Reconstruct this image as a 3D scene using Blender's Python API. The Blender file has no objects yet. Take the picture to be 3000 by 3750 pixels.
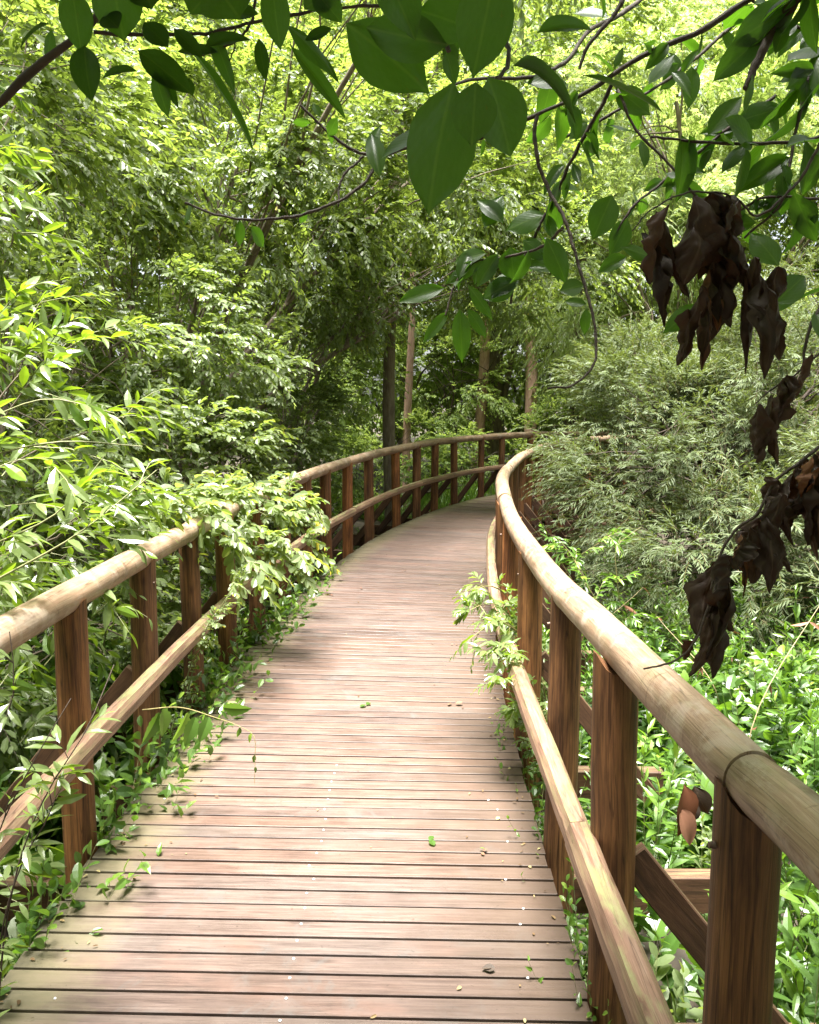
import bpy, math
import numpy as np
C = bpy.context.scene.collection
R = math.radians
rng = np.random.default_rng(7)
# ------------------------------------------------------------------ camera, light, exposure
H = 1.92; FP = 3004.0; CX = 1500.0; CY = 1875.0; HOR = 1470.0
PITCH = math.atan((CY - HOR) / FP)
cam = bpy.data.cameras.new('camera'); camo = bpy.data.objects.new('camera', cam); C.objects.link(camo)
camo.location = (0, 0, H); camo.rotation_euler = (math.pi / 2 - PITCH, 0, 0)
cam.sensor_fit = 'HORIZONTAL'; cam.sensor_width = 36.0; cam.lens = 36.0 * FP / 3000.0
cam.clip_start = 0.05; cam.clip_end = 500
bpy.context.scene.camera = camo
sc = bpy.context.scene
w = bpy.data.worlds.new('World'); sc.world = w; w.use_nodes = True
wn = w.node_tree; bg = wn.nodes['Background']
sky = wn.nodes.new('ShaderNodeTexSky'); sky.sky_type = 'NISHITA'; sky.sun_disc = False
SUN_EL, SUN_AZ = R(82), R(200)         # azimuth from +Y towards +X
sky.sun_elevation = SUN_EL; sky.sun_rotation = SUN_AZ
sky.air_density = 1.0; sky.dust_density = 4.0; sky.ozone_density = 1.0
hs = wn.nodes.new('ShaderNodeHueSaturation'); hs.inputs['Saturation'].default_value = .35   # thin overcast: a nearly white sky
wn.links.new(sky.outputs[0], hs.inputs['Color']); wn.links.new(hs.outputs[0], bg.inputs[0]); bg.inputs[1].default_value = 0.055
sun = bpy.data.lights.new('sun', 'SUN'); sun.energy = 5.0; sun.angle = R(26); sun.color = (1.0, 0.965, 0.92)
suno = bpy.data.objects.new('sun', sun); C.objects.link(suno)
suno.rotation_euler = (math.pi / 2 - SUN_EL, 0, math.pi - SUN_AZ)
sc.view_settings.view_transform = 'Standard'; sc.view_settings.look = 'None'
sc.view_settings.exposure = 2.78; sc.view_settings.gamma = 1.0
cy = sc.cycles
cy.max_bounces = 8; cy.diffuse_bounces = 4; cy.glossy_bounces = 2; cy.transmission_bounces = 5
cy.transparent_max_bounces = 4; cy.caustics_reflective = False; cy.caustics_refractive = False
cy.use_denoising = True; cy.sample_clamp_indirect = 6.0

# ------------------------------------------------------------------ helpers
def nrm(v):
    v = np.asarray(v, float)
    return v / np.maximum(np.linalg.norm(v, axis=-1, keepdims=True), 1e-9)
def at(px, py, depth):
    """point seen at pixel (px,py) of a 1725x2156 view, at a distance along the view axis"""
    k = FP * 1725 / 3000
    u = (px - 862.5) / k; v = -(py - 1078.1) / k
    c, s = math.cos(PITCH), math.sin(PITCH)
    return np.array([u, c + v * s, -s + v * c]) * depth + np.array([0, 0, H])
def tag(o, label=None, cat=None, group=None, kind=None):
    if label: o['label'] = label
    if cat: o['category'] = cat
    if group: o['group'] = group
    if kind: o['kind'] = kind
    return o
def empty(name, loc, label, cat, group=None):
    o = bpy.data.objects.new(name, None); C.objects.link(o); o.location = [float(x) for x in loc]; o.empty_display_size = .1
    return tag(o, label, cat, group)
def link(name, me, parent=None):
    o = bpy.data.objects.new(name, me); C.objects.link(o)
    if parent is not None:
        o.parent = parent; o.location = [-x for x in parent.location] if parent.type == 'EMPTY' else (0, 0, 0)
    return o
class MB:
    """collects vertex / face arrays, with a per-vertex random value and uv"""
    def __init__(s): s.V = []; s.F = []; s.r = []; s.uv = []; s.n = 0
    def add(s, V, faces, r=0.0, uv=None):
        V = np.asarray(V, float).reshape(-1, 3); n = len(V)
        s.V.append(V)
        for f in faces:
            f = np.asarray(f, np.int64)
            if f.ndim == 1: f = f[None]
            s.F.append(f + s.n)
        s.r.append(np.broadcast_to(np.asarray(r, float), (n,)))
        s.uv.append(np.zeros((n, 2)) if uv is None else np.asarray(uv, float).reshape(-1, 2))
        s.n += n
    def mesh(s, name, mat, smooth=False):
        me = bpy.data.meshes.new(name)
        V = np.concatenate(s.V)
        loops = np.concatenate([f.ravel() for f in s.F])
        tot = np.concatenate([np.full(len(f), f.shape[1]) for f in s.F])
        st = np.concatenate([[0], np.cumsum(tot)[:-1]])
        me.vertices.add(len(V)); me.vertices.foreach_set('co', V.ravel().astype(np.float32))
        me.loops.add(len(loops)); me.loops.foreach_set('vertex_index', loops.astype(np.int32))
        me.polygons.add(len(tot)); me.polygons.foreach_set('loop_start', st.astype(np.int32))
        me.polygons.foreach_set('loop_total', tot.astype(np.int32))
        me.polygons.foreach_set('use_smooth', np.full(len(tot), smooth))
        a = me.attributes.new('rnd', 'FLOAT', 'POINT'); a.data.foreach_set('value', np.concatenate(s.r).astype(np.float32))
        uv = np.concatenate(s.uv)[loops]
        if np.any(uv):
            l = me.uv_layers.new(name='uv'); l.data.foreach_set('uv', uv.ravel().astype(np.float32))
        me.materials.append(mat); me.update(calc_edges=True); me.validate()
        return me
    def build(s, name, mat, parent=None, smooth=False): return link(name, s.mesh(name, mat, smooth), parent)
def frames(P):
    T = nrm(np.gradient(P, axis=0)); ref = np.array([0, 0, 1.0])
    if abs(T[0] @ ref) > .95: ref = np.array([1.0, 0, 0])
    N = []; n = nrm(ref - T[0] * (ref @ T[0]))
    for t in T:
        n = nrm(n - t * (n @ t)); N.append(n)
    N = np.array(N); return T, N, np.cross(T, N)
def tube(mb, P, rad, k=10, r=0.0, caps=True, wob=0.0, seed=0, vs=None, flat=None):
    """tapered tube along P; uv = (metres along, fraction round)"""
    P = np.asarray(P, float); n = len(P); rad = np.broadcast_to(np.asarray(rad, float), (n,))
    T, N, B = frames(P)
    g = np.random.default_rng(seed)
    th = np.arange(k + 1) / k * 2 * math.pi
    prof = np.ones((n, k + 1))
    if wob:
        for m in range(1, 4):
            ph = g.uniform(0, 6.28) + np.cumsum(g.normal(0, .25, n))
            prof += wob / m * np.sin(m * th[None] + ph[:, None])
        prof *= 1 + wob * .6 * g.normal(0, 1, (n, 1)).cumsum(0) / math.sqrt(n)
    rr = rad[:, None] * prof
    V = P[:, None] + rr[..., None] * (np.cos(th)[None, :, None] * N[:, None] + np.sin(th)[None, :, None] * B[:, None])
    s = np.concatenate([[0], np.cumsum(np.linalg.norm(np.diff(P, axis=0), axis=1))])
    uv = np.stack([np.broadcast_to(s[:, None], (n, k + 1)), np.broadcast_to(th[None] / 6.2832, (n, k + 1))], -1)
    i = np.arange((n - 1) * (k + 1)).reshape(n - 1, k + 1)[:, :-1].ravel()
    F = np.stack([i, i + k + 1, i + k + 2, i + 1], -1)
    mb.add(V, [F], r, uv)
    if caps:
        for e, fl in ((0, 1), (n - 1, -1)):
            rim = V[e, :-1]
            ctr = rim.mean(0)
            idx = np.arange(k)
            f = np.stack([np.full(k, k), idx, (idx + 1) % k], -1)
            if fl == -1: pass
            else: f = f[:, ::-1]
            mb.add(np.vstack([rim, ctr]), [f[:, ::-1]], r, np.vstack([np.stack([np.zeros(k), idx / k], -1), [[0, 0]]]))
def box(mb, c, X, Y, Z, r=0.0, bev=0.006):
    """box of half extents given as vectors with chamfered long edges (X = long axis)"""
    c, X, Y, Z = [np.asarray(a, float) for a in (c, X, Y, Z)]
    y, z = np.linalg.norm(Y), np.linalg.norm(Z); by, bz = 1 - bev / y, 1 - bev / z
    pr = [(by, 1), (1, bz), (1, -bz), (by, -1), (-by, -1), (-1, -bz), (-1, bz), (-by, 1)]
    V = [c + sx * X + a * Y + b * Z for sx in (-1, 1) for a, b in pr]
    L = np.linalg.norm(X)
    uv = [(sx * L, i / 8) for sx in (-1, 1) for i in range(8)]
    F = [[i, (i + 1) % 8, 8 + (i + 1) % 8, 8 + i] for i in range(8)]
    F = np.array(F)[:, ::-1]
    mb.add(V, [F], r, uv)
    mb.add(V, [np.array([list(range(8))]), np.array([list(range(15, 7, -1))])], r, uv)
def spline(pts, n):
    pts = np.asarray(pts, float); m = len(pts)
    t = np.concatenate([[0], np.cumsum(np.linalg.norm(np.diff(pts[:, :3], axis=0), axis=1))])
    q = np.linspace(0, t[-1], n)
    tan = np.gradient(pts, t, axis=0) if m > 2 else np.repeat((pts[1:] - pts[:-1]) / t[1], 2, axis=0)
    i = np.clip(np.searchsorted(t, q, side='right') - 1, 0, m - 2)
    h = (t[i + 1] - t[i])[:, None]; u = ((q - t[i])[:, None]) / h
    return ((2*u**3 - 3*u**2 + 1) * pts[i] + (u**3 - 2*u**2 + u) * h * tan[i] +
            (-2*u**3 + 3*u**2) * pts[i + 1] + (u**3 - u**2) * h * tan[i + 1])

# ------------------------------------------------------------------ materials
def mat(name):
    m = bpy.data.materials.new(name); m.use_nodes = True
    nt = m.node_tree; b = nt.nodes['Principled BSDF']; return m, nt, b
def N(nt, t, **kw):
    n = nt.nodes.new(t)
    for k, v in kw.items():
        if k.startswith('i_'): n.inputs[k[2:]].default_value = v
        else: setattr(n, k, v)
    return n
def ramp(nt, stops, fac=None, interp='LINEAR'):
    n = nt.nodes.new('ShaderNodeValToRGB'); e = n.color_ramp.elements; n.color_ramp.interpolation = interp
    while len(e) < len(stops): e.new(.5)
    for k, (p, c) in enumerate(stops): e[k].position = p; e[k].color = (*c, 1) if len(c) == 3 else c
    if fac is not None: nt.links.new(fac, n.inputs[0])
    return n
def mixc(nt, a, b, f, mode='MIX'):
    n = nt.nodes.new('ShaderNodeMix'); n.data_type = 'RGBA'; n.blend_type = mode
    for s, v in ((n.inputs[6], a), (n.inputs[7], b), (n.inputs[0], f)):
        if isinstance(v, bpy.types.NodeSocket): nt.links.new(v, s)
        else: s.default_value = (*v, 1) if isinstance(v, tuple) else v
    return n.outputs[2]
def uvscaled(nt, sx, sy, sz=1, src='UV', rnd=True):
    tc = N(nt, 'ShaderNodeTexCoord'); mp = N(nt, 'ShaderNodeMapping'); mp.inputs['Scale'].default_value = (sx, sy, sz)
    nt.links.new(tc.outputs[src], mp.inputs[0])
    if rnd:
        at_ = N(nt, 'ShaderNodeAttribute', attribute_name='rnd')
        cmb = N(nt, 'ShaderNodeCombineXYZ'); mu = N(nt, 'ShaderNodeMath', operation='MULTIPLY'); mu.inputs[1].default_value = 57.3
        nt.links.new(at_.outputs['Fac'], mu.inputs[0]); nt.links.new(mu.outputs[0], cmb.inputs[0]); nt.links.new(mu.outputs[0], cmb.inputs[2])
        nt.links.new(cmb.outputs[0], mp.inputs[1])
    return mp.outputs[0]
def noise(nt, vec, scale, detail=6, rough=.6, dist=0):
    n = N(nt, 'ShaderNodeTexNoise'); n.inputs['Scale'].default_value = scale; n.inputs['Detail'].default_value = detail
    n.inputs['Roughness'].default_value = rough; n.inputs['Distortion'].default_value = dist
    nt.links.new(vec, n.inputs['Vector']); return n.outputs[0]
def bump(nt, b, h, s, d=.01):
    n = N(nt, 'ShaderNodeBump'); n.inputs['Strength'].default_value = s; n.inputs['Distance'].default_value = d
    nt.links.new(h, n.inputs['Height']); nt.links.new(n.outputs[0], b.inputs['Normal'])

def log_wood(name, stops, knots=True, rough=.55, green=0.0, sx=1.0, rings=False):
    m, nt, b = mat(name)
    v = uvscaled(nt, 1.2 * sx, 9, 1)
    g = noise(nt, v, 2.6, 9, .68, .9)
    big = noise(nt, uvscaled(nt, 1.0, 1.6), 2.2, 4, .6)
    fine = noise(nt, uvscaled(nt, 5 * sx, 60), 4, 5, .7)
    c1 = ramp(nt, stops, g).outputs[0]
    c = mixc(nt, c1, ramp(nt, [(.35, (.55, .5, .46)), (.65, (1.25, 1.16, 1.08))], big).outputs[0], 1.0, 'MULTIPLY')
    c = mixc(nt, c, ramp(nt, [(.3, (.7, .66, .62)), (.55, (1.05, 1.05, 1.05))], fine).outputs[0], .8, 'MULTIPLY')
    # thin drying cracks along the grain
    cr = noise(nt, uvscaled(nt, .55, 7), 2.0, 2, .4, .3)
    crk = ramp(nt, [(.488, (1, 1, 1)), (.497, (.16, .12, .09)), (.503, (.16, .12, .09)), (.512, (1, 1, 1))], cr).outputs[0]
    c = mixc(nt, c, crk, .6, 'MULTIPLY')
    if knots:
        vo = N(nt, 'ShaderNodeTexVoronoi'); vo.inputs['Scale'].default_value = 1.5
        nt.links.new(uvscaled(nt, 2.2, 2.6), vo.inputs['Vector'])
        kn = ramp(nt, [(.03, (.25, .2, .17)), (.10, (.75, .68, .62)), (.16, (1, 1, 1))], vo.outputs['Distance']).outputs[0]
        c = mixc(nt, c, kn, .8, 'MULTIPLY')
    if rings:   # short dark marks across the peeled log, and pale blotches
        rg = noise(nt, uvscaled(nt, 26, 3.2), 1.0, 3, .5, .8); c = mixc(nt, c, ramp(nt, [(.63, (1, 1, 1)), (.70, (.5, .44, .40))], rg).outputs[0], .75, 'MULTIPLY')
        pb = noise(nt, uvscaled(nt, 7, 3), 1.2, 5, .65, .6); c = mixc(nt, c, (.37, .30, .24), ramp(nt, [(.5, (0, 0, 0)), (.62, (.6, .6, .6))], pb).outputs[0])
    if green:
        ge = N(nt, 'ShaderNodeNewGeometry'); sp = N(nt, 'ShaderNodeSeparateXYZ'); nt.links.new(ge.outputs['Normal'], sp.inputs[0])
        al = N(nt, 'ShaderNodeMath', operation='MULTIPLY'); nt.links.new(sp.outputs[2], al.inputs[0])
        gr = ramp(nt, [(.45, (0, 0, 0)), (.62, (1, 1, 1))], noise(nt, uvscaled(nt, 1.5, 2), 3, 6, .7))
        nt.links.new(gr.outputs[0], al.inputs[1])
        a2 = N(nt, 'ShaderNodeMath', operation='MULTIPLY'); a2.use_clamp = True; a2.inputs[1].default_value = green
        nt.links.new(al.outputs[0], a2.inputs[0])
        c = mixc(nt, c, (.22, .24, .10), a2.outputs[0])
    if name == 'post_wood':   # each post has weathered differently
        pa = N(nt, 'ShaderNodeAttribute', attribute_name='rnd').outputs['Fac']
        c = mixc(nt, c, ramp(nt, [(0, (.7, .66, .62)), (.3, (1.2, 1.08, .95)), (.55, (.85, .85, .85)), (.8, (1.55, 1.25, 1.0)), (1, (.8, .76, .72))], pa).outputs[0], 1.0, 'MULTIPLY')
    nt.links.new(c, b.inputs['Base Color']); b.inputs['Roughness'].default_value = rough
    b.inputs['Specular IOR Level'].default_value = .35
    bump(nt, b, g, .35, .006)
    return m
RAILM = log_wood('rail_wood', [(.25, (.17, .105, .065)), (.42, (.25, .175, .125)), (.6, (.32, .245, .185)), (.8, (.28, .225, .175))], True, .42, .3, 1.0, True)
POSTM = log_wood('post_wood', [(.3, (.028, .014, .007)), (.45, (.10, .048, .021)), (.62, (.21, .112, .05)), (.8, (.18, .115, .062))], True, .6, 0, .7)
LOWM = log_wood('lower_rail_wood', [(.25, (.11, .062, .042)), (.45, (.20, .125, .09)), (.65, (.27, .19, .145)), (.85, (.22, .18, .135))], True, .5, .9)
BEAMM = log_wood('beam_wood', [(.25, (.03, .016, .010)), (.5, (.075, .038, .022)), (.75, (.13, .075, .045))], False, .65, .3)
def deck_mat():
    m, nt, b = mat('deck_wood')
    ra = N(nt, 'ShaderNodeAttribute', attribute_name='rnd').outputs['Fac']
    g = noise(nt, uvscaled(nt, 1.3, 30), 2.2, 8, .65, .6)
    wide = noise(nt, uvscaled(nt, 2.2, 3), 1.6, 5, .65)
    obj = uvscaled(nt, 1, 1, 1, 'Object', False)
    patch = noise(nt, obj, 1.3, 5, .6)
    c = ramp(nt, [(.28, (.048, .031, .025)), (.45, (.088, .063, .053)), (.6, (.116, .089, .077)), (.75, (.15, .119, .106))], g).outputs[0]
    tint = ramp(nt, [(0, (.70, .68, .68)), (.25, (1.06, .93, .86)), (.5, (.92, .95, .96)), (.75, (1.2, 1.0, .9)), (1, (.82, .76, .70))], ra).outputs[0]
    c = mixc(nt, c, tint, 1.0, 'MULTIPLY')
    c = mixc(nt, c, ramp(nt, [(.35, (.74, .70, .66)), (.6, (1.08, 1.06, 1.04))], wide).outputs[0], .9, 'MULTIPLY')
    fg = noise(nt, uvscaled(nt, 2.4, 130), 2.4, 4, .7); c = mixc(nt, c, ramp(nt, [(.34, (.6, .56, .54)), (.5, (1, 1, 1)), (.68, (1.22, 1.2, 1.18))], fg).outputs[0], .85, 'MULTIPLY')
    vo = N(nt, 'ShaderNodeTexVoronoi'); vo.inputs['Scale'].default_value = 1.0; nt.links.new(uvscaled(nt, 2.3, 11), vo.inputs['Vector'])
    c = mixc(nt, c, ramp(nt, [(.05, (.35, .28, .24)), (.12, (.85, .8, .76)), (.2, (1, 1, 1))], vo.outputs['Distance']).outputs[0], .8, 'MULTIPLY')
    sr = noise(nt, uvscaled(nt, 3.2, 2.2), 1.5, 6, .7, .5); c = mixc(nt, c, (.085, .078, .072), ramp(nt, [(.56, (0, 0, 0)), (.68, (.6, .6, .6))], sr).outputs[0])
    # orange, sun-worn patches
    c = mixc(nt, c, (.14, .08, .06), ramp(nt, [(.55, (0, 0, 0)), (.72, (.55, .55, .55))], noise(nt, uvscaled(nt, 1.1, 2.4), 2.3, 4, .6)).outputs[0])
    # algae and damp dirt towards both board ends (uv.x is the distance from the left edge)
    tc = N(nt, 'ShaderNodeTexCoord'); sp = N(nt, 'ShaderNodeSeparateXYZ'); nt.links.new(tc.outputs['UV'], sp.inputs[0])
    ad = N(nt, 'ShaderNodeMath', operation='MULTIPLY_ADD'); ad.inputs[1].default_value = .55
    nt.links.new(noise(nt, uvscaled(nt, 2.5, 4), 2, 5, .7), ad.inputs[0]); nt.links.new(sp.outputs[0], ad.inputs[2])
    lm = N(nt, 'ShaderNodeMapRange'); lm.inputs[1].default_value = .62; lm.inputs[2].default_value = .28
    nt.links.new(ad.outputs[0], lm.inputs[0])
    c = mixc(nt, c, (.135, .118, .062), lm.outputs[0])
    rm = N(nt, 'ShaderNodeMapRange'); rm.inputs[1].default_value = 1.55; rm.inputs[2].default_value = 2.25
    nt.links.new(ad.outputs[0], rm.inputs[0])
    c = mixc(nt, c, (.062, .040, .026), rm.outputs[0])
    # dark ends right at the edge
    em = N(nt, 'ShaderNodeMapRange'); em.inputs[1].default_value = .40; em.inputs[2].default_value = .22
    nt.links.new(ad.outputs[0], em.inputs[0]); c = mixc(nt, c, (.05, .042, .025), em.outputs[0])
    spk = noise(nt, obj, 46, 3, .6); c = mixc(nt, c, ramp(nt, [(.66, (1, 1, 1)), (.72, (.45, .4, .36))], spk).outputs[0], .7, 'MULTIPLY')
    nt.links.new(c, b.inputs['Base Color'])
    nt.links.new(ramp(nt, [(.3, (.42,)*3), (.7, (.68,)*3)], patch).outputs[0], b.inputs['Roughness'])
    b.inputs['Specular IOR Level'].default_value = .5
    bump(nt, b, g, .3, .004)
    return m
DECKM = deck_mat()
def leafmat(name, stops, trans, tf=.42, rough=.38, spec=.5, back=None, vein=False, holes=False):
    m, nt, b = mat(name)
    ra = N(nt, 'ShaderNodeAttribute', attribute_name='rnd').outputs['Fac']
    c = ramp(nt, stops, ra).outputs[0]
    if back:
        ge = N(nt, 'ShaderNodeNewGeometry'); c = mixc(nt, c, back, ge.outputs['Backfacing'])
    if vein:
        tc = N(nt, 'ShaderNodeTexCoord'); sp = N(nt, 'ShaderNodeSeparateXYZ'); nt.links.new(tc.outputs['UV'], sp.inputs[0])
        ab = N(nt, 'ShaderNodeMath', operation='ABSOLUTE'); nt.links.new(sp.outputs[1], ab.inputs[0])
        md = ramp(nt, [(.02, (.75,)*3), (.07, (0, 0, 0))], ab.outputs[0]).outputs[0]
        wv = N(nt, 'ShaderNodeTexWave'); wv.inputs['Scale'].default_value = 2.6; wv.inputs['Distortion'].default_value = .6
        cm = N(nt, 'ShaderNodeCombineXYZ'); sb = N(nt, 'ShaderNodeMath', operation='MULTIPLY_ADD'); sb.inputs[1].default_value = -.45
        nt.links.new(ab.outputs[0], sb.inputs[0]); nt.links.new(sp.outputs[0], sb.inputs[2]); nt.links.new(sb.outputs[0], cm.inputs[0])
        nt.links.new(cm.outputs[0], wv.inputs['Vector'])
        vn = ramp(nt, [(.9, (0, 0, 0)), (.99, (.07,)*3)], wv.outputs['Fac']).outputs[0]
        lt = mixc(nt, md, vn, 1.0, 'LIGHTEN')
        c2 = mixc(nt, c, (.10, .15, .035) if name == 'near_leaf' else (.09, .06, .04), lt)
        spt = noise(nt, uvscaled(nt, 5, 3), 2.2, 3, .6); c2 = mixc(nt, c2, (.09, .05, .015), ramp(nt, [(.68, (0, 0, 0)), (.73, (.9,)*3)], spt).outputs[0])
        nz = noise(nt, tc.outputs['UV'], 6, 5, .7); c = mixc(nt, c2, ramp(nt, [(.35, (.7,)*3), (.65, (1.2,)*3)], nz).outputs[0], .8, 'MULTIPLY')
        bump(nt, b, wv.outputs['Fac'], .08, .002)
    nt.links.new(c, b.inputs['Base Color']); b.inputs['Roughness'].default_value = rough
    b.inputs['Specular IOR Level'].default_value = spec
    tr = N(nt, 'ShaderNodeBsdfTranslucent')
    tcx = mixc(nt, c, trans, .75)
    nt.links.new(tcx, tr.inputs[0])
    mx = N(nt, 'ShaderNodeMixShader'); mx.inputs[0].default_value = tf
    nt.links.new(b.outputs[0], mx.inputs[1]); nt.links.new(tr.outputs[0], mx.inputs[2])
    out = nt.nodes['Material Output']; nt.links.new(mx.outputs[0], out.inputs[0])
    return m
G = dict(
 willow=leafmat('glossy_willow_leaf', [(0, (.03, .065, .010)), (.5, (.065, .125, .016)), (.85, (.13, .21, .024)), (1, (.24, .30, .035))], (.30, .46, .015), .40, .28, .8, (.13, .175, .06)),
 oval=leafmat('oval_leaf', [(0, (.04, .065, .018)), (.4, (.095, .14, .036)), (.75, (.18, .25, .06)), (.97, (.27, .33, .05)), (1, (.42, .34, .04))], (.36, .48, .06), .46, .42, .6, (.14, .185, .075)),
 narrow=leafmat('narrow_leaf', [(0, (.032, .044, .014)), (.5, (.066, .088, .026)), (.85, (.11, .14, .04)), (1, (.20, .20, .05))], (.16, .21, .03), .32, .5, .3, (.09, .12, .05)),
 bright=leafmat('glow_pale_willow_leaf', [(0, (.14, .20, .06)), (.5, (.24, .32, .10)), (1, (.34, .42, .14))], (.60, .72, .20), .56, .42, .6, (.22, .29, .13)),  # paleness puts the overexposed glow of the upper background into the leaf colour
 herb=leafmat('herb_leaf', [(0, (.025, .06, .010)), (.5, (.048, .10, .016)), (.85, (.095, .175, .024)), (1, (.19, .28, .035))], (.20, .38, .02), .35, .36, .6),
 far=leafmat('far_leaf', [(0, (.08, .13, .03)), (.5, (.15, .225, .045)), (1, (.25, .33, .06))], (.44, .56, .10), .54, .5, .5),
 fore=leafmat('near_leaf', [(0, (.016, .032, .008)), (.5, (.03, .06, .012)), (1, (.06, .11, .018))], (.13, .33, .008), .48, .42, .45, (.04, .07, .02), True),
)
def simple(name, stops, scale=8, rough=.8, src='Object', stretch=(1, 1, 1), bs=.4):
    m, nt, b = mat(name)
    v = uvscaled(nt, *stretch, src, False); n_ = noise(nt, v, scale, 8, .65, .4)
    nt.links.new(ramp(nt, stops, n_).outputs[0], b.inputs['Base Color']); b.inputs['Roughness'].default_value = rough
    bump(nt, b, n_, bs, .02); return m
BARK = simple('bark', [(.3, (.07, .052, .038)), (.6, (.19, .15, .11)), (.8, (.27, .23, .18))], 7, .85, 'Object', (3, 3, .6))
PINKBARK = simple('reddish_bark', [(.3, (.24, .14, .10)), (.6, (.42, .27, .21)), (.8, (.5, .36, .29))], 6, .85, 'Object', (3, 3, .7))
TWIG = simple('twig_bark', [(.3, (.028, .018, .012)), (.7, (.07, .045, .028))], 30, .7, 'Object')
GTWIG = simple('green_twig', [(.3, (.10, .11, .04)), (.7, (.20, .20, .08))], 20, .6, 'Object')
YTWIG = simple('straw_twig', [(.3, (.14, .12, .04)), (.7, (.26, .22, .09))], 20, .6, 'Object')
DEAD = leafmat('withered_leaf', [(0, (.020, .011, .006)), (.6, (.040, .020, .010)), (.85, (.075, .033, .014)), (1, (.14, .055, .02))], (.16, .05, .015), .10, .62, .3, (.055, .040, .028), True)
RUST = leafmat('rusty_leaf', [(0, (.10, .035, .015)), (1, (.26, .13, .08))], (.2, .07, .02), .15, .6, .3)
LITTER = leafmat('litter', [(0, (.05, .03, .015)), (.5, (.13, .08, .04)), (.8, (.26, .19, .09)), (1, (.35, .33, .15))], (.2, .15, .05), .15, .7, .2)
STRAW = simple('straw', [(.3, (.22, .16, .08)), (.7, (.38, .30, .17))], 20, .7)
SOIL = simple('soil', [(.3, (.018, .014, .009)), (.6, (.045, .034, .022)), (.8, (.07, .06, .03))], 3, .95)
m_, nt_, b_ = mat('screw_metal'); b_.inputs['Metallic'].default_value = .3; b_.inputs['Base Color'].default_value = (.5, .49, .47, 1); b_.inputs['Roughness'].default_value = .4; SCREW = m_
m_, nt_, b_ = mat('rusty_bolt'); b_.inputs['Metallic'].default_value = .6; b_.inputs['Base Color'].default_value = (.12, .08, .06, 1); b_.inputs['Roughness'].default_value = .6; BOLT = m_

# ------------------------------------------------------------------ leaves
def template(rows, halfw, cols=1, fold=.25, curve=.15, wave=0.0):
    """rows = [(u, width fraction)], first and last are points. returns V (k,3), faces (list), uv"""
    V = [(0, 0, 0)]; uv = [(0, 0)]; F = []; m = 2 * cols + 1
    for q, (u, wf) in enumerate(rows[1:-1]):
        for j in range(-cols, cols + 1):
            y = j / cols
            V.append((u, y * wf * halfw, abs(y) * wf * halfw * fold - curve * u * u + wave * math.sin(9 * u + 2 * j) * abs(y)))
            uv.append((u, y * wf))
    V.append((1, 0, -curve)); uv.append((1, 0)); last = len(V) - 1
    T = []; Q = []
    for j in range(m - 1):
        T.append((0, 2 + j, 1 + j)); b0 = last - m; T.append((last, b0 + j, b0 + j + 1))
    for q in range(len(rows) - 3):
        a = 1 + q * m
        for j in range(m - 1): Q.append((a + j, a + j + 1, a + m + j + 1, a + m + j))
    fs = [np.array(T)]
    if Q: fs.append(np.array(Q))
    return np.array(V, float), fs, np.array(uv, float)
T_LANCE = template([(0, 0), (.22, .75), (.5, 1), (.78, .62), (1, 0)], .115, 1, .35, .22)
T_OVAL = template([(0, 0), (.3, .78), (.62, 1), (.88, .62), (1, 0)], .27, 1, .3, .12)
T_OVALM = template([(0, 0), (.32, .8), (.75, .9), (1, 0)], .27, 1, .3, .1)
T_NARROW = template([(0, 0), (.5, 1), (1, 0)], .10, 1, .3, .1)
T_HERB = template([(0, 0), (.28, .95), (.62, .72), (1, 0)], .25, 1, .3, .22)
T_NETTLE = template([(0, 0), (.06, .5), (.13, .46), (.2, .86), (.26, .76), (.34, 1), (.41, .86), (.5, .9), (.57, .74), (.66, .7), (.73, .52), (.83, .42), (.89, .22), (1, 0)], .27, 1, .3, .2)
T_FAR = template([(0, 0), (.5, 1), (1, 0)], .26, 1, .25, .1)
T_BIG = template([(0, 0), (.05, .14), (.12, .42), (.22, .74), (.34, .93), (.47, 1.0), (.6, .96), (.72, .80), (.82, .58), (.90, .34), (.96, .13), (1, 0)], .25, 3, .22, .14, .010)
T_BIGS = [T_BIG, template([(0, 0), (.05, .14), (.12, .42), (.22, .74), (.34, .93), (.47, 1.0), (.6, .96), (.72, .80), (.82, .58), (.90, .34), (.96, .13), (1, 0)], .22, 3, .5, .34, .018),
          template([(0, 0), (.06, .2), (.14, .5), (.25, .82), (.36, .97), (.5, 1.0), (.62, .88), (.73, .74), (.83, .5), (.90, .26), (.96, .09), (1, 0)], .27, 3, -.12, .26, .022)]
def place_leaves(mb, T, pos, d, n, size, r, width=1.0):
    V, Fs, uv = T; k = len(V); M = len(pos)
    if M == 0: return
    d = nrm(d); n = nrm(n - d * np.sum(n * d, -1, keepdims=True)); s = np.cross(n, d)
    size = np.broadcast_to(np.asarray(size, float), (M,)); width = np.broadcast_to(np.asarray(width, float), (M,))
    W = (pos[:, None] + size[:, None, None] * (V[None, :, 0, None] * d[:, None] + (width[:, None, None] * V[None, :, 1, None]) * s[:, None] + V[None, :, 2, None] * n[:, None]))
    off = (np.arange(M) * k)[:, None, None]
    fs = [(f[None] + off).reshape(-1, f.shape[1]) for f in Fs]
    mb.add(W.reshape(-1, 3), fs, np.repeat(np.broadcast_to(r, (M,)), k), np.tile(uv, (M, 1)))
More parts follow.
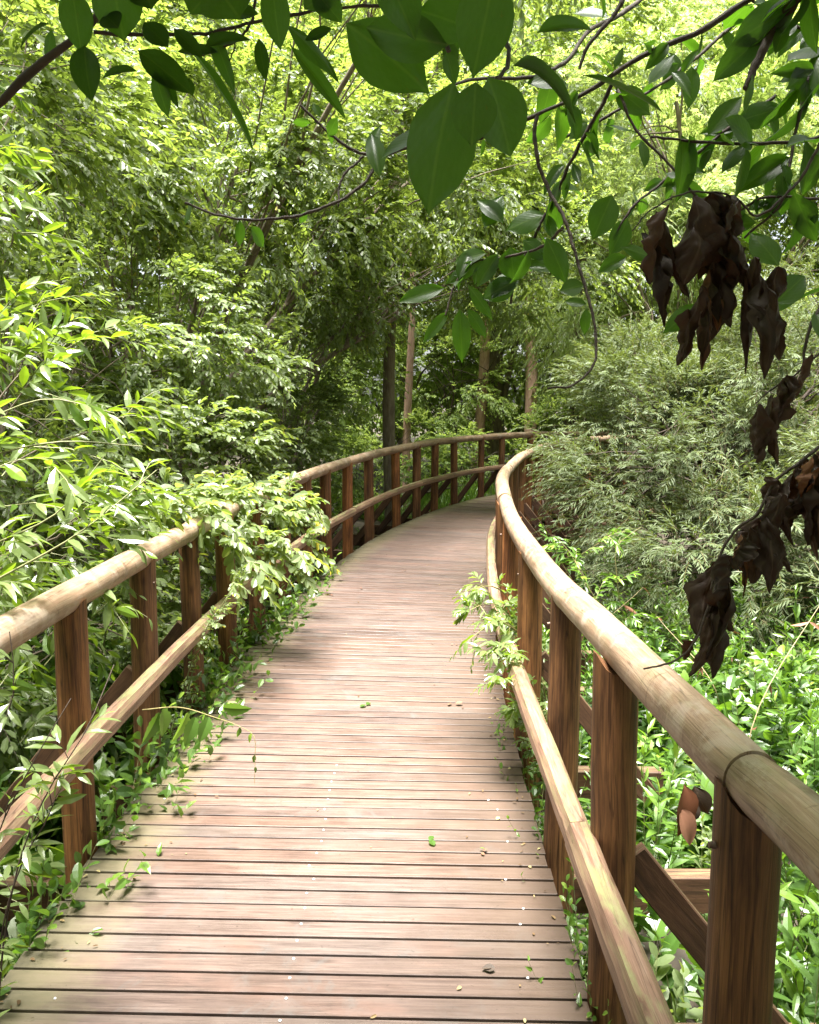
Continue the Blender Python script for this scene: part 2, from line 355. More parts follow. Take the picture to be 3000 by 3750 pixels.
def shoots(mbL, mbT, T, P, D, L, K, ll, g, droop=.35, alpha=R(50), spiral=False, up=.7, twr=.0025, leafdroop=.25, jit=.35, pairs=False, rb=None, width=1.0, t0=.12, tipsmall=.45):
    """leafy shoots: start P, direction D, length L; K leaves each"""
    M = len(P); P = np.asarray(P); D = nrm(D); L = np.broadcast_to(np.asarray(L, float), (M,))
    t = np.linspace(t0, 1, K)[None] + g.uniform(-.4, .4, (M, K)) / K * .6
    if pairs: t = np.repeat(np.linspace(t0, 1, (K + 1) // 2), 2)[:K][None] * np.ones((M, 1))
    def pt(t):
        return P[:, None] + D[:, None] * (L[:, None] * t)[..., None] + np.array([0, 0, -1.0]) * (droop * L[:, None] * t * t)[..., None]
    X = pt(t)
    Tn = nrm(D[:, None] + np.array([0, 0, -2.0]) * (droop * t)[..., None])
    Z = np.array([0, 0, 1.0])
    B = nrm(np.cross(Tn, Z) + g.normal(0, .15, (M, 1, 3)) + 1e-3); Nn = np.cross(B, Tn)
    k = np.arange(K)[None]
    if pairs: ph = (k % 2) * math.pi + (k // 2) * (math.pi / 2) + g.uniform(0, 6.28, (M, 1)) + g.normal(0, jit, (M, K))
    elif spiral: ph = k * 2.4 + g.uniform(0, 6.28, (M, 1)) + g.normal(0, jit, (M, K))
    else: ph = (k % 2) * math.pi + g.normal(0, jit, (M, K))
    side = np.cos(ph)[..., None] * B + np.sin(ph)[..., None] * Nn
    a = alpha * (1 - .45 * t) + g.normal(0, .15, (M, K))
    ld = nrm(np.cos(a)[..., None] * Tn + np.sin(a)[..., None] * side - Z * leafdroop * g.uniform(.3, 1.5, (M, K, 1)))
    ln = Z * up + g.normal(0, .38, (M, K, 3)) + nrm(Tn) * .1
    sz = ll * (1 - tipsmall * np.maximum(0, t - .55) / .45) * g.uniform(.7, 1.15, (M, K)) * (g.uniform(.85, 1.15, (M, 1)))
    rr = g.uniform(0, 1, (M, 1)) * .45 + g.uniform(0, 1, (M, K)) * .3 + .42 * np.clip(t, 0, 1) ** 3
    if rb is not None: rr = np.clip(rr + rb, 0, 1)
    place_leaves(mbL, T, X.reshape(-1, 3), ld.reshape(-1, 3), ln.reshape(-1, 3), sz.ravel(), rr.ravel(), width)
    if mbT is not None and twr > 0:
        q = np.array([0, .35, .7, 1.0]); Y = pt(np.broadcast_to(q, (M, 4)))
        Ty = nrm(D[:, None] + np.array([0, 0, -2.0]) * (droop * q)[None, :, None]); By = nrm(np.cross(Ty, Z) + 1e-3); Ny = np.cross(By, Ty)
        rad = twr * (1 - .7 * q)[None, :, None, None] * np.ones((M, 1, 1, 1))
        th = np.arange(3) * 2.0944
        W = Y[:, :, None] + rad * (np.cos(th)[None, None, :, None] * By[:, :, None] + np.sin(th)[None, None, :, None] * Ny[:, :, None])
        f = []
        for i in range(3):
            for j in range(3): f.append((i * 3 + j, i * 3 + (j + 1) % 3, (i + 1) * 3 + (j + 1) % 3, (i + 1) * 3 + j))
        f = (np.array(f)[None] + (np.arange(M) * 12)[:, None, None]).reshape(-1, 4)
        mbT.add(W.reshape(-1, 3), [f], .5)
def in_blob(g, b, n, shell=.55):
    c = np.array(b[:3]); r = np.array(b[3:6]); d = nrm(g.normal(0, 1, (n, 3)))
    q = (shell + (1 - shell) * g.uniform(0, 1, n) ** .6)[:, None]
    return c + d * q * r, nrm(d / r)
def shrub(name, label, cat, base, blobs, T, leafm, g, nbr=14, per=30, K=12, L=.35, ll=.07, twigm=None, barkm=None, group=None, trunk_r=.05, out=.8, up_=.35,
          droop=.4, clump=.30, seed=0, shell=.55, limbs=True, twr=.003, width=1.0, leafdroop=.25, alpha=R(50), rbias=0.0, spiral=False, upn=.7):
    """a bush or tree: limbs from the base to clumps, each clump full of leafy shoots. nbr clumps per blob"""
    e = empty(name, base, label, cat, group); base = np.array(base, float)
    mbL, mbT, mbB = MB(), MB(), MB()
    for b in blobs:
        nb = b[6] if len(b) > 6 else nbr
        cp, cd = in_blob(g, b, nb, shell)
        # clumps
        P = np.repeat(cp, per, axis=0); cdn = np.repeat(cd, per, axis=0)
        rad = clump * np.repeat(g.uniform(.6, 1.3, nb), per)[:, None]
        offs = nrm(g.normal(0, 1, P.shape)) * (g.uniform(0, 1, (len(P), 1)) ** .5) * rad * np.array([1, 1, .6])
        P = P + offs
        D = nrm(cdn * out + nrm(g.normal(0, 1, P.shape)) * .55 + nrm(offs + 1e-6) * .5 + np.array([0, 0, up_]))
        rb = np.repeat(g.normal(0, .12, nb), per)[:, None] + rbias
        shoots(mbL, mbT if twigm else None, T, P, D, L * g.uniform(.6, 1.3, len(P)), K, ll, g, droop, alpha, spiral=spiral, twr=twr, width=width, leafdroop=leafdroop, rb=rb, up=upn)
        if limbs:
            bc = np.array(b[:3]); nm = 1 if cat == 'tree' else 3
            mains = []
            for q in range(nm):
                tgt = bc + g.normal(0, .35, 3) * np.array(b[3:6]) * (0 if nm == 1 else 1)
                pth = spline([base + g.normal(0, trunk_r, 3) * [1, 1, 0], base * .72 + tgt * .28 + np.array([0, 0, .22]) * (tgt[2] - base[2]) + g.normal(0, .05, 3), base * .35 + tgt * .65 + np.array([0, 0, .14]) * (tgt[2] - base[2]) + g.normal(0, .08, 3), tgt], 16)
                tube(mbB, pth, np.linspace(trunk_r * g.uniform(.7, 1), trunk_r * .3, 16), 7, g.uniform(), False, .04, q); mains.append(pth)
            for i in range(nb if limbs is True else min(nb, limbs)):
                mp = mains[i % nm]; st = mp[int(g.uniform(6, 15))]; end = cp[i]
                pth = spline([st, st * .6 + end * .4 + np.array([0, 0, .10]) * np.linalg.norm(end - st) + g.normal(0, .06, 3), end], 8)
                pth[1:-1] += g.normal(0, .02, (6, 3))
                tube(mbB, pth, np.linspace(trunk_r * g.uniform(.15, .28), twr * 1.3, 8), 5, g.uniform(), False)
    mbL.build('foliage', leafm, e)
    if twigm and mbT.n: mbT.build('twigs', twigm, e)
    if mbB.n: mbB.build('branches', barkm or TWIG, e, True)
    return e

# ------------------------------------------------------------------ setting: ground
g0 = np.random.default_rng(3)
def hgt(x, y): return -.78 + .10 * np.sin(x * .7 + 1) * np.cos(y * .6) + .05 * np.sin(x * 2.1 + y * 1.7) + .02 * np.clip(np.hypot(x, y) - 14, 0, 60)
xs = np.concatenate([np.linspace(-250, -16, 14), np.linspace(-15, 15, 90), np.linspace(16, 250, 14)]); ys = np.concatenate([np.linspace(-60, -6, 6), np.linspace(-5, 32, 110), np.linspace(34, 320, 14)])
X, Y = np.meshgrid(xs, ys); Zg = hgt(X, Y) + g0.normal(0, .012, X.shape)
mb = MB(); nx = len(xs); idx = (np.arange(len(ys) - 1)[:, None] * nx + np.arange(nx - 1)[None]).ravel()
mb.add(np.stack([X, Y, Zg], -1).reshape(-1, 3), [np.stack([idx, idx + 1, idx + nx + 1, idx + nx], -1)])
tag(mb.build('ground', SOIL, None, True), 'dark bare soil under and beside the boardwalk', 'ground', kind='structure')

# ------------------------------------------------------------------ boardwalk
LE = np.array([(-1.13, -2.2), (-1.13, -1), (-1.13, 0), (-1.13, 1.2), (-1.13, 2.5), (-1.12, 3.6), (-1.07, 4.9), (-.985, 6.0), (-.85, 7.3), (-.62, 8.6), (-.33, 9.9), (.05, 11.15), (.52, 12.4), (1.12, 13.6), (1.95, 14.7), (3.05, 15.55), (4.4, 16.0), (5.9, 16.15), (7.5, 16.1), (9.2, 15.9)]) * 1.2
W_DECK = 1.94
le = spline(np.c_[LE, np.zeros(len(LE))], 900)
ss = np.concatenate([[0], np.cumsum(np.linalg.norm(np.diff(le, axis=0), axis=1))])
tt = nrm(np.gradient(le, axis=0)); rt = np.stack([tt[:, 1], -tt[:, 0], 0 * tt[:, 0]], -1)
def path(s, off):
    """point at arc length s (along the left edge), off metres to the right of the left edge"""
    s = np.asarray(s, float); o = np.asarray(off, float)
    p = np.stack([np.interp(s, ss, le[:, i]) for i in range(3)], -1); r_ = nrm(np.stack([np.interp(s, ss, rt[:, i]) for i in range(3)], -1))
    return p + r_ * o[..., None] if o.ndim else p + r_ * o
def pright(s): return nrm(np.array([np.interp(s, ss, rt[:, i]) for i in range(3)]))
bw = empty('boardwalk', (0, 2, 0), 'narrow brown timber boardwalk curving away to the right between log railings', 'boardwalk')
mb = MB(); pitch = .0965; s = 0.0; k = 0; PL = []
SMAX = ss[-1] - .3
while s < SMAX:
    gap = .0105 + abs(g0.normal(0, .003)); a, b = s + gap / 2, s + pitch - gap / 2
    dz = g0.normal(0, .0012); e0, e1 = g0.normal(0, .006, 2); sk = .028; r_ = g0.uniform()
    z1 = 0.0 + dz; zb = z1 - .042; c = .0018
    # corners: left/right, near/far ; planks run a touch skew to the path
    def pp(s_, o, z):
        q = path(s_ - (o) * sk, o); q = np.array(q); q[2] = z; return q
    V = []; uv = []
    for o in (e0, W_DECK + e1):
        for (s_, z) in ((a, zb), (a, z1 - c), (a + c, z1), (b - c, z1), (b, z1 - c), (b, zb)):
            V.append(pp(s_, o, z)); uv.append((o, k * .37 + (s_ - a) ))
    f = [[i, i + 1, 7 + i, 6 + i] for i in range(5)] + [[5, 0, 6, 11]]
    mb.add(V, [np.array(f), np.array([[5, 4, 3, 2, 1, 0], [6, 7, 8, 9, 10, 11]])], r_, uv)
    PL.append((a + b) / 2); s += pitch; k += 1
mb.build('decking', DECKM, bw)
for o in (.25, .97, 1.7):
    mb = MB(); q = path(np.arange(0, SMAX, .4), np.full(len(np.arange(0, SMAX, .4)), o)); q[:, 2] = -.14
    for i in range(len(q) - 1):
        d = (q[i + 1] - q[i]) / 2; box(mb, (q[i] + q[i + 1]) / 2, d * 1.01, np.cross([0, 0, 1], nrm(d)) * .04, np.array([0, 0, .1]), .3)
    mb.build('stringer', BEAMM, bw)
# screws: small domed heads down the middle of the boards, a few at the board ends
SCR = []
mbs = MB(); th = np.arange(10) / 10 * 6.2832
for rr_, zz in ((.0055, 0), (.0045, .0018), (.002, .0028)): mbs.V.append(np.stack([rr_ * np.cos(th), rr_ * np.sin(th), np.full(10, zz)], -1))
mbs.V.append(np.array([[0, 0, .0038]])); mbs.r = [np.zeros(31)]; mbs.uv = [np.zeros((31, 2))]
i = np.arange(10)
mbs.F = [np.stack([i, (i + 1) % 10, (i + 1) % 10 + 10, i + 10], -1), np.stack([i + 10, (i + 1) % 10 + 10, (i + 1) % 10 + 20, i + 20], -1), np.stack([i + 20, (i + 1) % 10 + 20, np.full(10, 30)], -1)]; mbs.n = 31
scm = mbs.mesh('screw', SCREW, True)
near = [p for p in PL if 3.6 < p < 9.5]
for j, p in enumerate(near[:34]):
    q = path(p, .955 + g0.normal(0, .006)); q[2] = .0005
    SCR.append(q)
for j, p in enumerate(near[:30]):
    if g0.uniform() < .6:
        q = path(p, 1.76 + g0.normal(0, .02)); q[2] = .0005; SCR.append(q)
    if g0.uniform() < .25:
        q = path(p, .16 + g0.normal(0, .02)); q[2] = .0005; SCR.append(q)
for q in SCR[:98]:
    o = link('screw', scm, bw); o.location = [q[i] - bw.location[i] for i in range(3)]

# ------------------------------------------------------------------ railings
def railz(s, side='L'):
    s = np.asarray(s, float); z = 1.10 + .085 * np.clip((s - 9) / 8, 0, 1)
    return z + (np.interp(s, [3.0, 3.9, 4.2, 5.2, 6.2, 7.5], [.17, .112, .085, .048, 0, -.012]) if side == 'R' else 0)
def proj(p):
    p = np.asarray(p, float) - np.array([0, 0, H]); c, s = math.cos(PITCH), math.sin(PITCH)
    dep = p[1] * c - p[2] * s; v = p[1] * s + p[2] * c
    k = FP * .575; return 862.5 + k * p[0] / dep, 1078.1 - k * v / dep
def find_s(off, px, lo, hi, z=.5):
    q = np.linspace(lo, hi, 1500); P = path(q, np.full(len(q), off)); P[:, 2] = z
    x = np.array([proj(p)[0] for p in P]); i = np.argmin(abs(x - px)); return q[i]
OFF_L, OFF_R = -.065, W_DECK + .068
sl = []; lo = 3.2 + 2.2
for px in (157, 302, 405, 477, 540, 598, 645, 687, 732, 778, 835, 878, 915, 957, 1013, 1056):
    q = find_s(OFF_L, px, lo, lo + 2.6); sl.append(q); lo = q + .5
S0 = 2.64   # arc length at y = 0
sl = [sl[0] - 1.05 * (i + 1) for i in range(4)][::-1] + sl
while sl[-1] + 1.0 < SMAX: sl.append(sl[-1] + 1.0)
sr = []; lo = S0 + 1.2
for px in (1564, 1305, 1187, 1116, 1074):
    q = find_s(OFF_R, px, lo, lo + (1.2 if lo > 6 else 1.5), .9); sr.append(q); lo = q + .55
sr = [sr[0] - .95 * (i + 1) for i in range(3)][::-1] + sr
while sr[-1] + .98 < SMAX: sr.append(sr[-1] + .98)
sr = [q for q in sr if q < SMAX]
print('posts L', [round(float(q - S0), 2) for q in sl]); print('posts R', [round(float(q - S0), 2) for q in sr])
def railing(side, slist, off, label, joint0):
    sg = -1 if side == 'L' else 1       # outward direction along 'right'
    e = empty('log_railing', path(slist[3], off), label, 'railing', 'log railings along the boardwalk')
    g = np.random.default_rng(11 if side == 'L' else 12)
    rr = .06
    for j, s in enumerate(slist):
        p = path(s, off + g.normal(0, .003)); rz = float(railz(s, side)); lean = g.normal(0, .010, 2)
        n = 14; z = np.linspace(-1.0, rz - .02, n)
        P = np.stack([p[0] + lean[0] * z, p[1] + lean[1] * z, z], -1); P[1:-1, :2] += g.normal(0, .0012, (n - 2, 2))
        pr_ = .068 * g.uniform(.95, 1.06); mb = MB(); tube(mb, P, pr_ * np.linspace(1.03, .97, n), 20, g.uniform(), True, .02, int(s * 100))
        rv0 = pright(s)
        for A_ in (mb.V[0].reshape(n, 21, 3)[-1], mb.V[2]):        # the top is hollowed out to seat the round rail
            d_ = (A_ - P[-1]) @ rv0; A_[:, 2] = rz + .012 - np.sqrt(np.maximum(.058**2 - d_**2, 0)) * .96 - .004
        mb.build('post', POSTM, e, True)
        mb = MB(); bo = p - pright(s) * sg * .062; bo[2] = float(railz(s, side)) - .12; a_ = nrm(-pright(s) * sg); tube(mb, [bo, bo + a_ * .012], [.008, .006], 8, 0); mb.build('bolt', BOLT, e, True)
        # outrigger beam under the deck and its brace
        rv = pright(s) * sg; fw = np.array([-rv[1], rv[0], 0]) * sg
        mb = MB(); c = p + rv * .30 + fw * .115; c[2] = -.30
        box(mb, c, rv * .50, fw * .04, np.array([0, 0, .09]), g.uniform()); mb.build('crossbeam', BEAMM, e)
        if side == 'R' and j < 9 and j % 2 == 1: continue
        mb = MB(); a = p + rv * .05 + fw * .0; a[2] = .50; b = p + rv * .72 + fw * .0; b[2] = -.34
        d = (b - a) / 2; Zb = nrm(np.cross(d, fw)); box(mb, (a + b) / 2, d, fw * .022, Zb * .052, g.uniform(), .004); mb.build('brace', BEAMM, e)
    # top rail: log sections, jointed over every third post
    cuts = [slist[0] - .4] + [slist[i] for i in joint0 if i < len(slist)] + [SMAX]
    for i in range(len(cuts) - 1):
        a, b = cuts[i], cuts[i + 1]
        if b - a < .3: continue
        n = max(6, int((b - a) / .07)); q = np.linspace(a + .003, b - .003, n)
        P = path(q, np.full(n, off + g.normal(0, .004))); P[:, 2] = railz(q, side) + .012
        wv = np.cumsum(g.normal(0, .0006, n)); P[:, 2] += wv - np.linspace(wv[0], wv[-1], n)
        rad = rr * (.925 if side == 'R' and i == 0 else g.uniform(.97, 1.07)) * (1 + .04 * np.sin(np.linspace(0, g.uniform(2, 5), n))); rad[0] *= .95; rad[-1] *= .93
        mb = MB(); tube(mb, P, rad, 28, g.uniform(), True, .018, int(a * 77)); mb.build('top_rail', RAILM, e, True)
    # lower rail: flat-topped, chamfered timber on the deck side of the posts
    jl = [slist[0] - .4] + [slist[i] + (1.0 if side == 'R' else -.1) for i in joint0 if i < len(slist)] + [SMAX]
    if side == 'R':   # a gap where the shoots have grown over the rail
        pass
    for i in range(len(jl) - 1):
        a, b = jl[i], jl[i + 1]; n = max(4, int((b - a) / .12)); q = np.linspace(a + .003, b - .003, n)
        P = path(q, np.full(n, off - sg * .108)); P[:, 2] = .53 + .035 * np.clip((q - 9) / 8, 0, 1) + .0015 * np.cumsum(g.normal(0, .5, n))
        T = nrm(np.gradient(P, axis=0)); up = np.array([0, 0, 1.0]); B = nrm(np.cross(T, up))
        pr = np.array([(-.040, .012), (-.026, .046), (.022, .050), (.038, .036), (.040, -.030), (.028, -.045), (-.022, -.045), (-.040, -.028)]) * g.uniform(.96, 1.04)
        if sg > 0: pr = pr * np.array([1, 1])
        else: pr = pr * np.array([-1, 1])
        k = 8; V = P[:, None] + pr[None, :, 0, None] * B[:, None] * 1 + pr[None, :, 1, None] * up
        V = V + g.normal(0, .0008, V.shape)
        sl_ = np.concatenate([[0], np.cumsum(np.linalg.norm(np.diff(P, axis=0), axis=1))])
        per = np.array([0, .18, .3, .38, .6, .68, .8, .9])
        uv = np.stack([np.broadcast_to(sl_[:, None], (n, k)), np.broadcast_to(per[None], (n, k))], -1)
        ii = (np.arange(n - 1)[:, None] * k + np.arange(k)[None]); jj = (np.arange(n - 1)[:, None] * k + (np.arange(k)[None] + 1) % k)
        F = np.stack([ii, jj, jj + k, ii + k], -1).reshape(-1, 4)
        if sg > 0: F = F[:, ::-1]
        mb = MB(); rv_ = g.uniform(); mb.add(V, [F, np.arange(k)[None] if sg > 0 else np.arange(k)[None, ::-1], (np.arange(k)[None] + (n - 1) * k)[:, ::-1 if sg > 0 else 1]], rv_, uv)
        mb.build('lower_rail', LOWM, e)
    return e
railing('L', sl, OFF_L, 'log railing on the left side, half covered by leafy shoots', [6, 9, 12, 15, 18, 21, 24])
railing('R', sr, OFF_R, 'log railing on the right side, its near posts thick and dark', [3, 8, 11, 14, 17, 20])
#VEG
# ------------------------------------------------------------------ vegetation round the boardwalk
def G_(k): return np.random.default_rng(k)
def fblob(x, y, z, rx, ry, rz, n): return (x, y, z, rx, ry, rz, n)
OV = dict(T=T_OVALM, leafm=G['oval'], twigm=TWIG, barkm=BARK)
shrub('sallow_bush', 'round leaved sallow bush behind the nearest posts of the left railing', 'bush', (-3.4, 6.2, -.8),
      [fblob(-2.9, 5.6, .5, 1.25, 1.6, 1.2, 34), fblob(-3.7, 6.6, 2.2, 1.7, 1.7, 1.6, 52), fblob(-3.6, 6.4, 4.3, 1.5, 1.3, 1.2, 36)], per=26, K=13, L=.36, ll=.085, g=G_(21), clump=.33, group='sallow bushes left of the boardwalk', **OV)
shrub('sallow_bush', 'bushy sallow spilling over the middle of the left railing', 'bush', (-3.2, 9.4, -.8),
      [fblob(-2.75, 8.8, .8, 1.3, 1.7, 1.5, 38), fblob(-3.2, 9.6, 2.7, 1.9, 1.6, 1.5, 46)], per=26, K=13, L=.4, ll=.09, g=G_(22), clump=.36, group='sallow bushes left of the boardwalk', **OV)
shrub('sallow_tree', 'tall sallow tree arching high over the bend from the left', 'tree', (-3.6, 11.5, -.8),
      [fblob(-4.4, 8.8, 4.7, 2.0, 1.8, 1.7, 46), fblob(-2.2, 11.0, 4.9, 2.1, 1.8, 1.5, 56), fblob(.3, 12.6, 5.4, 2.1, 1.7, 1.35, 52), fblob(-4.6, 11.5, 7.2, 2.6, 2.0, 2.0, 44), fblob(1.3, 14.2, 4.3, 2.3, 1.0, .95, 40), fblob(-1.3, 13.0, 4.0, 1.4, 1.0, 1.0, 26), fblob(.6, 8.0, 6.6, 1.8, 1.4, .8, 15)],  # last blob is overhead foliage added to shade the deck
      per=28, K=13, L=.46, ll=.098, g=G_(23), clump=.42, trunk_r=.075, limbs=14, **OV)
shrub('shade_tinted_bush', 'bush with leaves tinted dark for shade under the arching tree beside the far left railing', 'bush', (-2.3, 13.4, -.8),
      [fblob(-2.5, 13.2, 1.1, 1.5, 1.3, 1.8, 46), fblob(-1.7, 15.6, 2.6, 1.2, 1.2, 1.7, 34)], per=26, K=12, L=.4, ll=.09, g=G_(24), clump=.4, rbias=-.4, **OV)  # negative bias puts the hollow's shade into the leaf colour
shrub('sallow_tree', 'bright crowned sallow tree behind the arching one at top centre', 'tree', (-2.5, 17, -.8),
      [fblob(-1.8, 15.2, 8.0, 2.8, 2.0, 2.2, 52), fblob(1.8, 16.5, 8.6, 2.6, 2.2, 2.4, 50), fblob(-5.6, 14.5, 9.6, 2.6, 2.2, 2.4, 44)],
      per=28, K=12, L=.55, ll=.115, g=G_(25), clump=.5, trunk_r=.07, limbs=14, rbias=.1, **OV)
# near glossy willow on the left
shrub('glossy_willow', 'near willow with long glossy pointed leaves at the left edge of the view', 'bush', (-2.9, 4.0, -.8),
      [fblob(-2.45, 3.9, 1.55, .95, .9, 1.0, 26), fblob(-2.85, 4.3, 3.0, .9, .9, 1.1, 16), fblob(-3.3, 4.8, 4.6, 1.2, 1.0, 1.2, 16), fblob(-2.2, 3.2, .25, .55, .8, .6, 12)],
      T=T_LANCE, leafm=G['willow'], twigm=GTWIG, barkm=BARK, per=8, K=11, L=.46, ll=.13, width=1.35, g=G_(26), clump=.32, droop=.4, leafdroop=.2, spiral=True, upn=.5, twr=.0028, trunk_r=.04, rbias=.05)
# narrow leaved willows on the right
NA = dict(T=T_NARROW, leafm=G['narrow'], twigm=YTWIG, barkm=TWIG)
shrub('narrow_leaved_willow', 'grey green narrow leaved willow filling the inside of the bend', 'bush', (4.1, 10.6, -.8),
      [fblob(3.7, 10.4, .95, 1.75, 1.6, 1.45, 64), fblob(5.4, 10.6, 2.2, 1.8, 1.6, 1.6, 50), fblob(3.5, 8.7, .25, 1.25, 1.1, 1.0, 40), fblob(3.3, 11.7, 1.7, 1.0, .9, 1.1, 34), fblob(4.8, 11.6, 1.6, 1.5, 1.0, 1.3, 48), fblob(5.6, 12.4, 2.0, 1.6, .9, 1.2, 30)], per=31, K=18, L=.46, ll=.10, twr=.0018, g=G_(27), clump=.4, droop=.3, alpha=R(48), **NA)
shrub('narrow_leaved_willow', 'low narrow leaved willow right of the bend beyond the herbs', 'bush', (5.8, 8.2, -.8),
      [fblob(5.2, 8.0, .9, 1.3, 1.3, 1.3, 40), fblob(4.3, 6.9, .05, .9, .8, .8, 22), fblob(6.2, 8.6, 2.6, 1.6, 1.3, 1.4, 36)], per=30, K=16, L=.40, ll=.10, twr=.0018, g=G_(28), clump=.36, droop=.3, alpha=R(48), **NA)
PW = dict(T=T_NARROW, leafm=G['bright'], twigm=YTWIG, barkm=BARK)
shrub('pale_willow', 'tall pale willow tree behind the bend at the upper right', 'tree', (6.5, 19.5, -.8),
      [fblob(5.0, 18.6, 4.6, 2.6, 1.9, 2.4, 60), fblob(6.0, 19.5, 8.6, 3.0, 2.0, 2.6, 60), fblob(8.8, 18.8, 5.6, 2.4, 2.0, 3.0, 40)], per=36, K=16, L=.8, ll=.17, g=G_(29), clump=.55, trunk_r=.14, limbs=14, droop=.6, alpha=R(38), width=1.3, **PW)
shrub('pale_willow', 'pale drooping willow standing far behind the centre of the bend', 'tree', (2.4, 25, -.8),
      [fblob(3.0, 24.5, 7.2, 3.0, 2.2, 2.4, 50), fblob(1.6, 25, 11.5, 3.8, 2.5, 3.0, 50), fblob(7, 25, 12.0, 3.8, 2.5, 3.2, 44)], per=34, K=15, L=1.0, ll=.22, g=G_(30), clump=.7, trunk_r=.16, limbs=12, droop=.6, alpha=R(38), width=1.3, **PW)
# far shrubs beyond the rail at the centre
for (x, y, z, rx, ry, rz, n, lab, sd) in (
    (-.6, 19.2, .3, 1.8, 1.2, 1.3, 34, 'low green shrub behind the far railing left of the bare trunks', 31),
    (2.0, 21.5, .2, 2.0, 1.2, 1.1, 30, 'rounded shrub at the foot of the reddish trunks', 32),
    (4.6, 21.8, .8, 1.8, 1.2, 1.5, 34, 'shrub right of the reddish trunks behind the far rail', 33),
    (.9, 23.2, 2.6, 2.2, 1.2, 1.5, 34, 'taller light green shrub between the far trunks and the wood', 35),
    (4.9, 23.6, 3.0, 2.0, 1.2, 2.0, 34, 'tall light green shrub behind the leaning dark trunk', 36),
    (-3.2, 19.5, 1.4, 2.2, 1.5, 2.2, 34, 'dark shrub in the shade beyond the hanging branches', 34)):
    shrub('far_shrub', lab, 'bush', (x, y, -.8), [fblob(x, y, z, rx, ry, rz, n)], T=T_FAR, leafm=G['far'], per=26, K=10, L=.4, ll=.12, g=G_(sd), clump=.4, twigm=TWIG, barkm=TWIG, group='shrubs beyond the far railing')
def trunk_tree(label, x, y, h, r, lean, m, sd, crown=True, lo=6.0):
    g = G_(sd); e = empty('woodland_tree', (x, y, -.8), label, 'tree', 'bare trunked trees beyond the bend')
    n = 26; z = np.linspace(-.9, h, n); P = np.stack([x + lean * (z + .8) + .05 * np.sin(z * .8 + sd), y + 0 * z + .04 * np.sin(z * 1.3), z], -1)
    mb = MB(); tube(mb, P, r * np.linspace(1.15, .6, n), 14, .5, True, .05, sd); mb.build('trunk', m, e, True)
    mbL, mbT, mbB = MB(), MB(), MB()
    top = P[-1]
    cp, cd = in_blob(g, (top[0], y, h + .4, 2.4, 2.0, 2.4), 26, .4)
    for c in cp[:12]: tube(mbB, spline([P[-8], (P[-5] + c) / 2 + g.normal(0, .2, 3), c], 8), np.linspace(r * .4, .012, 8), 6, .5, False)
    Pp = np.repeat(cp, 26, 0) + g.normal(0, .42, (26 * 26, 3)); D = nrm(np.repeat(cd, 26, 0) + g.normal(0, .6, Pp.shape))
    shoots(mbL, mbT, T_FAR, Pp, D, .55, 10, .15, g)
    mbB.build('branches', m, e, True); mbL.build('crown', G['far'], e); return e
trunk_tree('slim grey brown trunk rising just behind the left side of the far railing', -.34, 15.2, 8.5, .115, .004, BARK, 41)
trunk_tree('short reddish trunk beside the slim grey one', -.05, 19.5, 8.0, .09, .015, PINKBARK, 42)
trunk_tree('slightly curved reddish trunk in the middle of the gap', 1.95, 23.5, 9.5, .15, .03, PINKBARK, 43)
trunk_tree('straight reddish trunk on the right of the gap', 3.35, 23, 10, .17, -.006, PINKBARK, 44)
trunk_tree('dark trunk between the two reddish trunks', 2.55, 25, 10, .26, .01, BARK, 45)
trunk_tree('leaning dark trunk right of the straight reddish trunk', 4.6, 24.5, 10, .15, .06, BARK, 46)
# far trees: one crown and trunk, copied
g = G_(50); e0 = empty('background_tree', (0, 0, 0), 'x', 'tree', 'trees of the wood behind')
mbL, mbB = MB(), MB(); tube(mbB, spline([(0, 0, -.5), (.1, 0, 4), (0, .1, 9)], 12), np.linspace(.22, .1, 12), 8, .5, False, .04)
for b in ((0, 0, 4.0, 2.7, 2.4, 3.2, 50), (.6, 0, 8.5, 3.0, 2.6, 3.0, 56), (-1.2, 0, 11.5, 2.2, 2.2, 2.4, 34)):
    cp, cd = in_blob(g, b, b[6], .5)
    Pp = np.repeat(cp, 30, 0) + g.normal(0, .5, (b[6] * 30, 3)); D = nrm(np.repeat(cd, 30, 0) + g.normal(0, .6, Pp.shape))
    shoots(mbL, None, T_FAR, Pp, D, .7, 11, .2, g, rb=np.repeat(g.normal(0, .12, b[6]), 30)[:, None], twr=0)
    for c in cp[:8]: tube(mbB, spline([(0, 0, max(1, c[2] - 3)), (c[0] * .5, c[1] * .5, c[2] - .6), c], 6), np.linspace(.07, .015, 6), 5, .5, False)
tr_ = mbB.build('trunk', BARK, e0, True); cr_ = mbL.build('crown', G['far'], e0)
spots = [(-9.5, 13, 1.0, 'leafy tree at the far left beyond the near willow'), (-7.5, 18.5, 1.1, 'tall leafy tree behind the arching sallow'), (-3.5, 23, 1.0, 'leafy tree left of the bare trunks, deep in shade'),
         (-.2, 28.5, 1.0, 'leafy tree straight behind the gap'), (4.2, 29.5, 1.05, 'leafy tree closing the gap behind the reddish trunks'), (8.2, 27, 1.0, 'leafy tree behind the tall pale willow'),
         (11.5, 22, 1.05, 'leafy tree right of the tall pale willow'), (10.2, 14.5, .8, 'smaller leafy tree right of the grey green willow'), (12.5, 17, 1.0, 'tree at the far right edge behind the smaller one'), (-12, 19, 1.1, 'tree outside the left edge behind the others')]
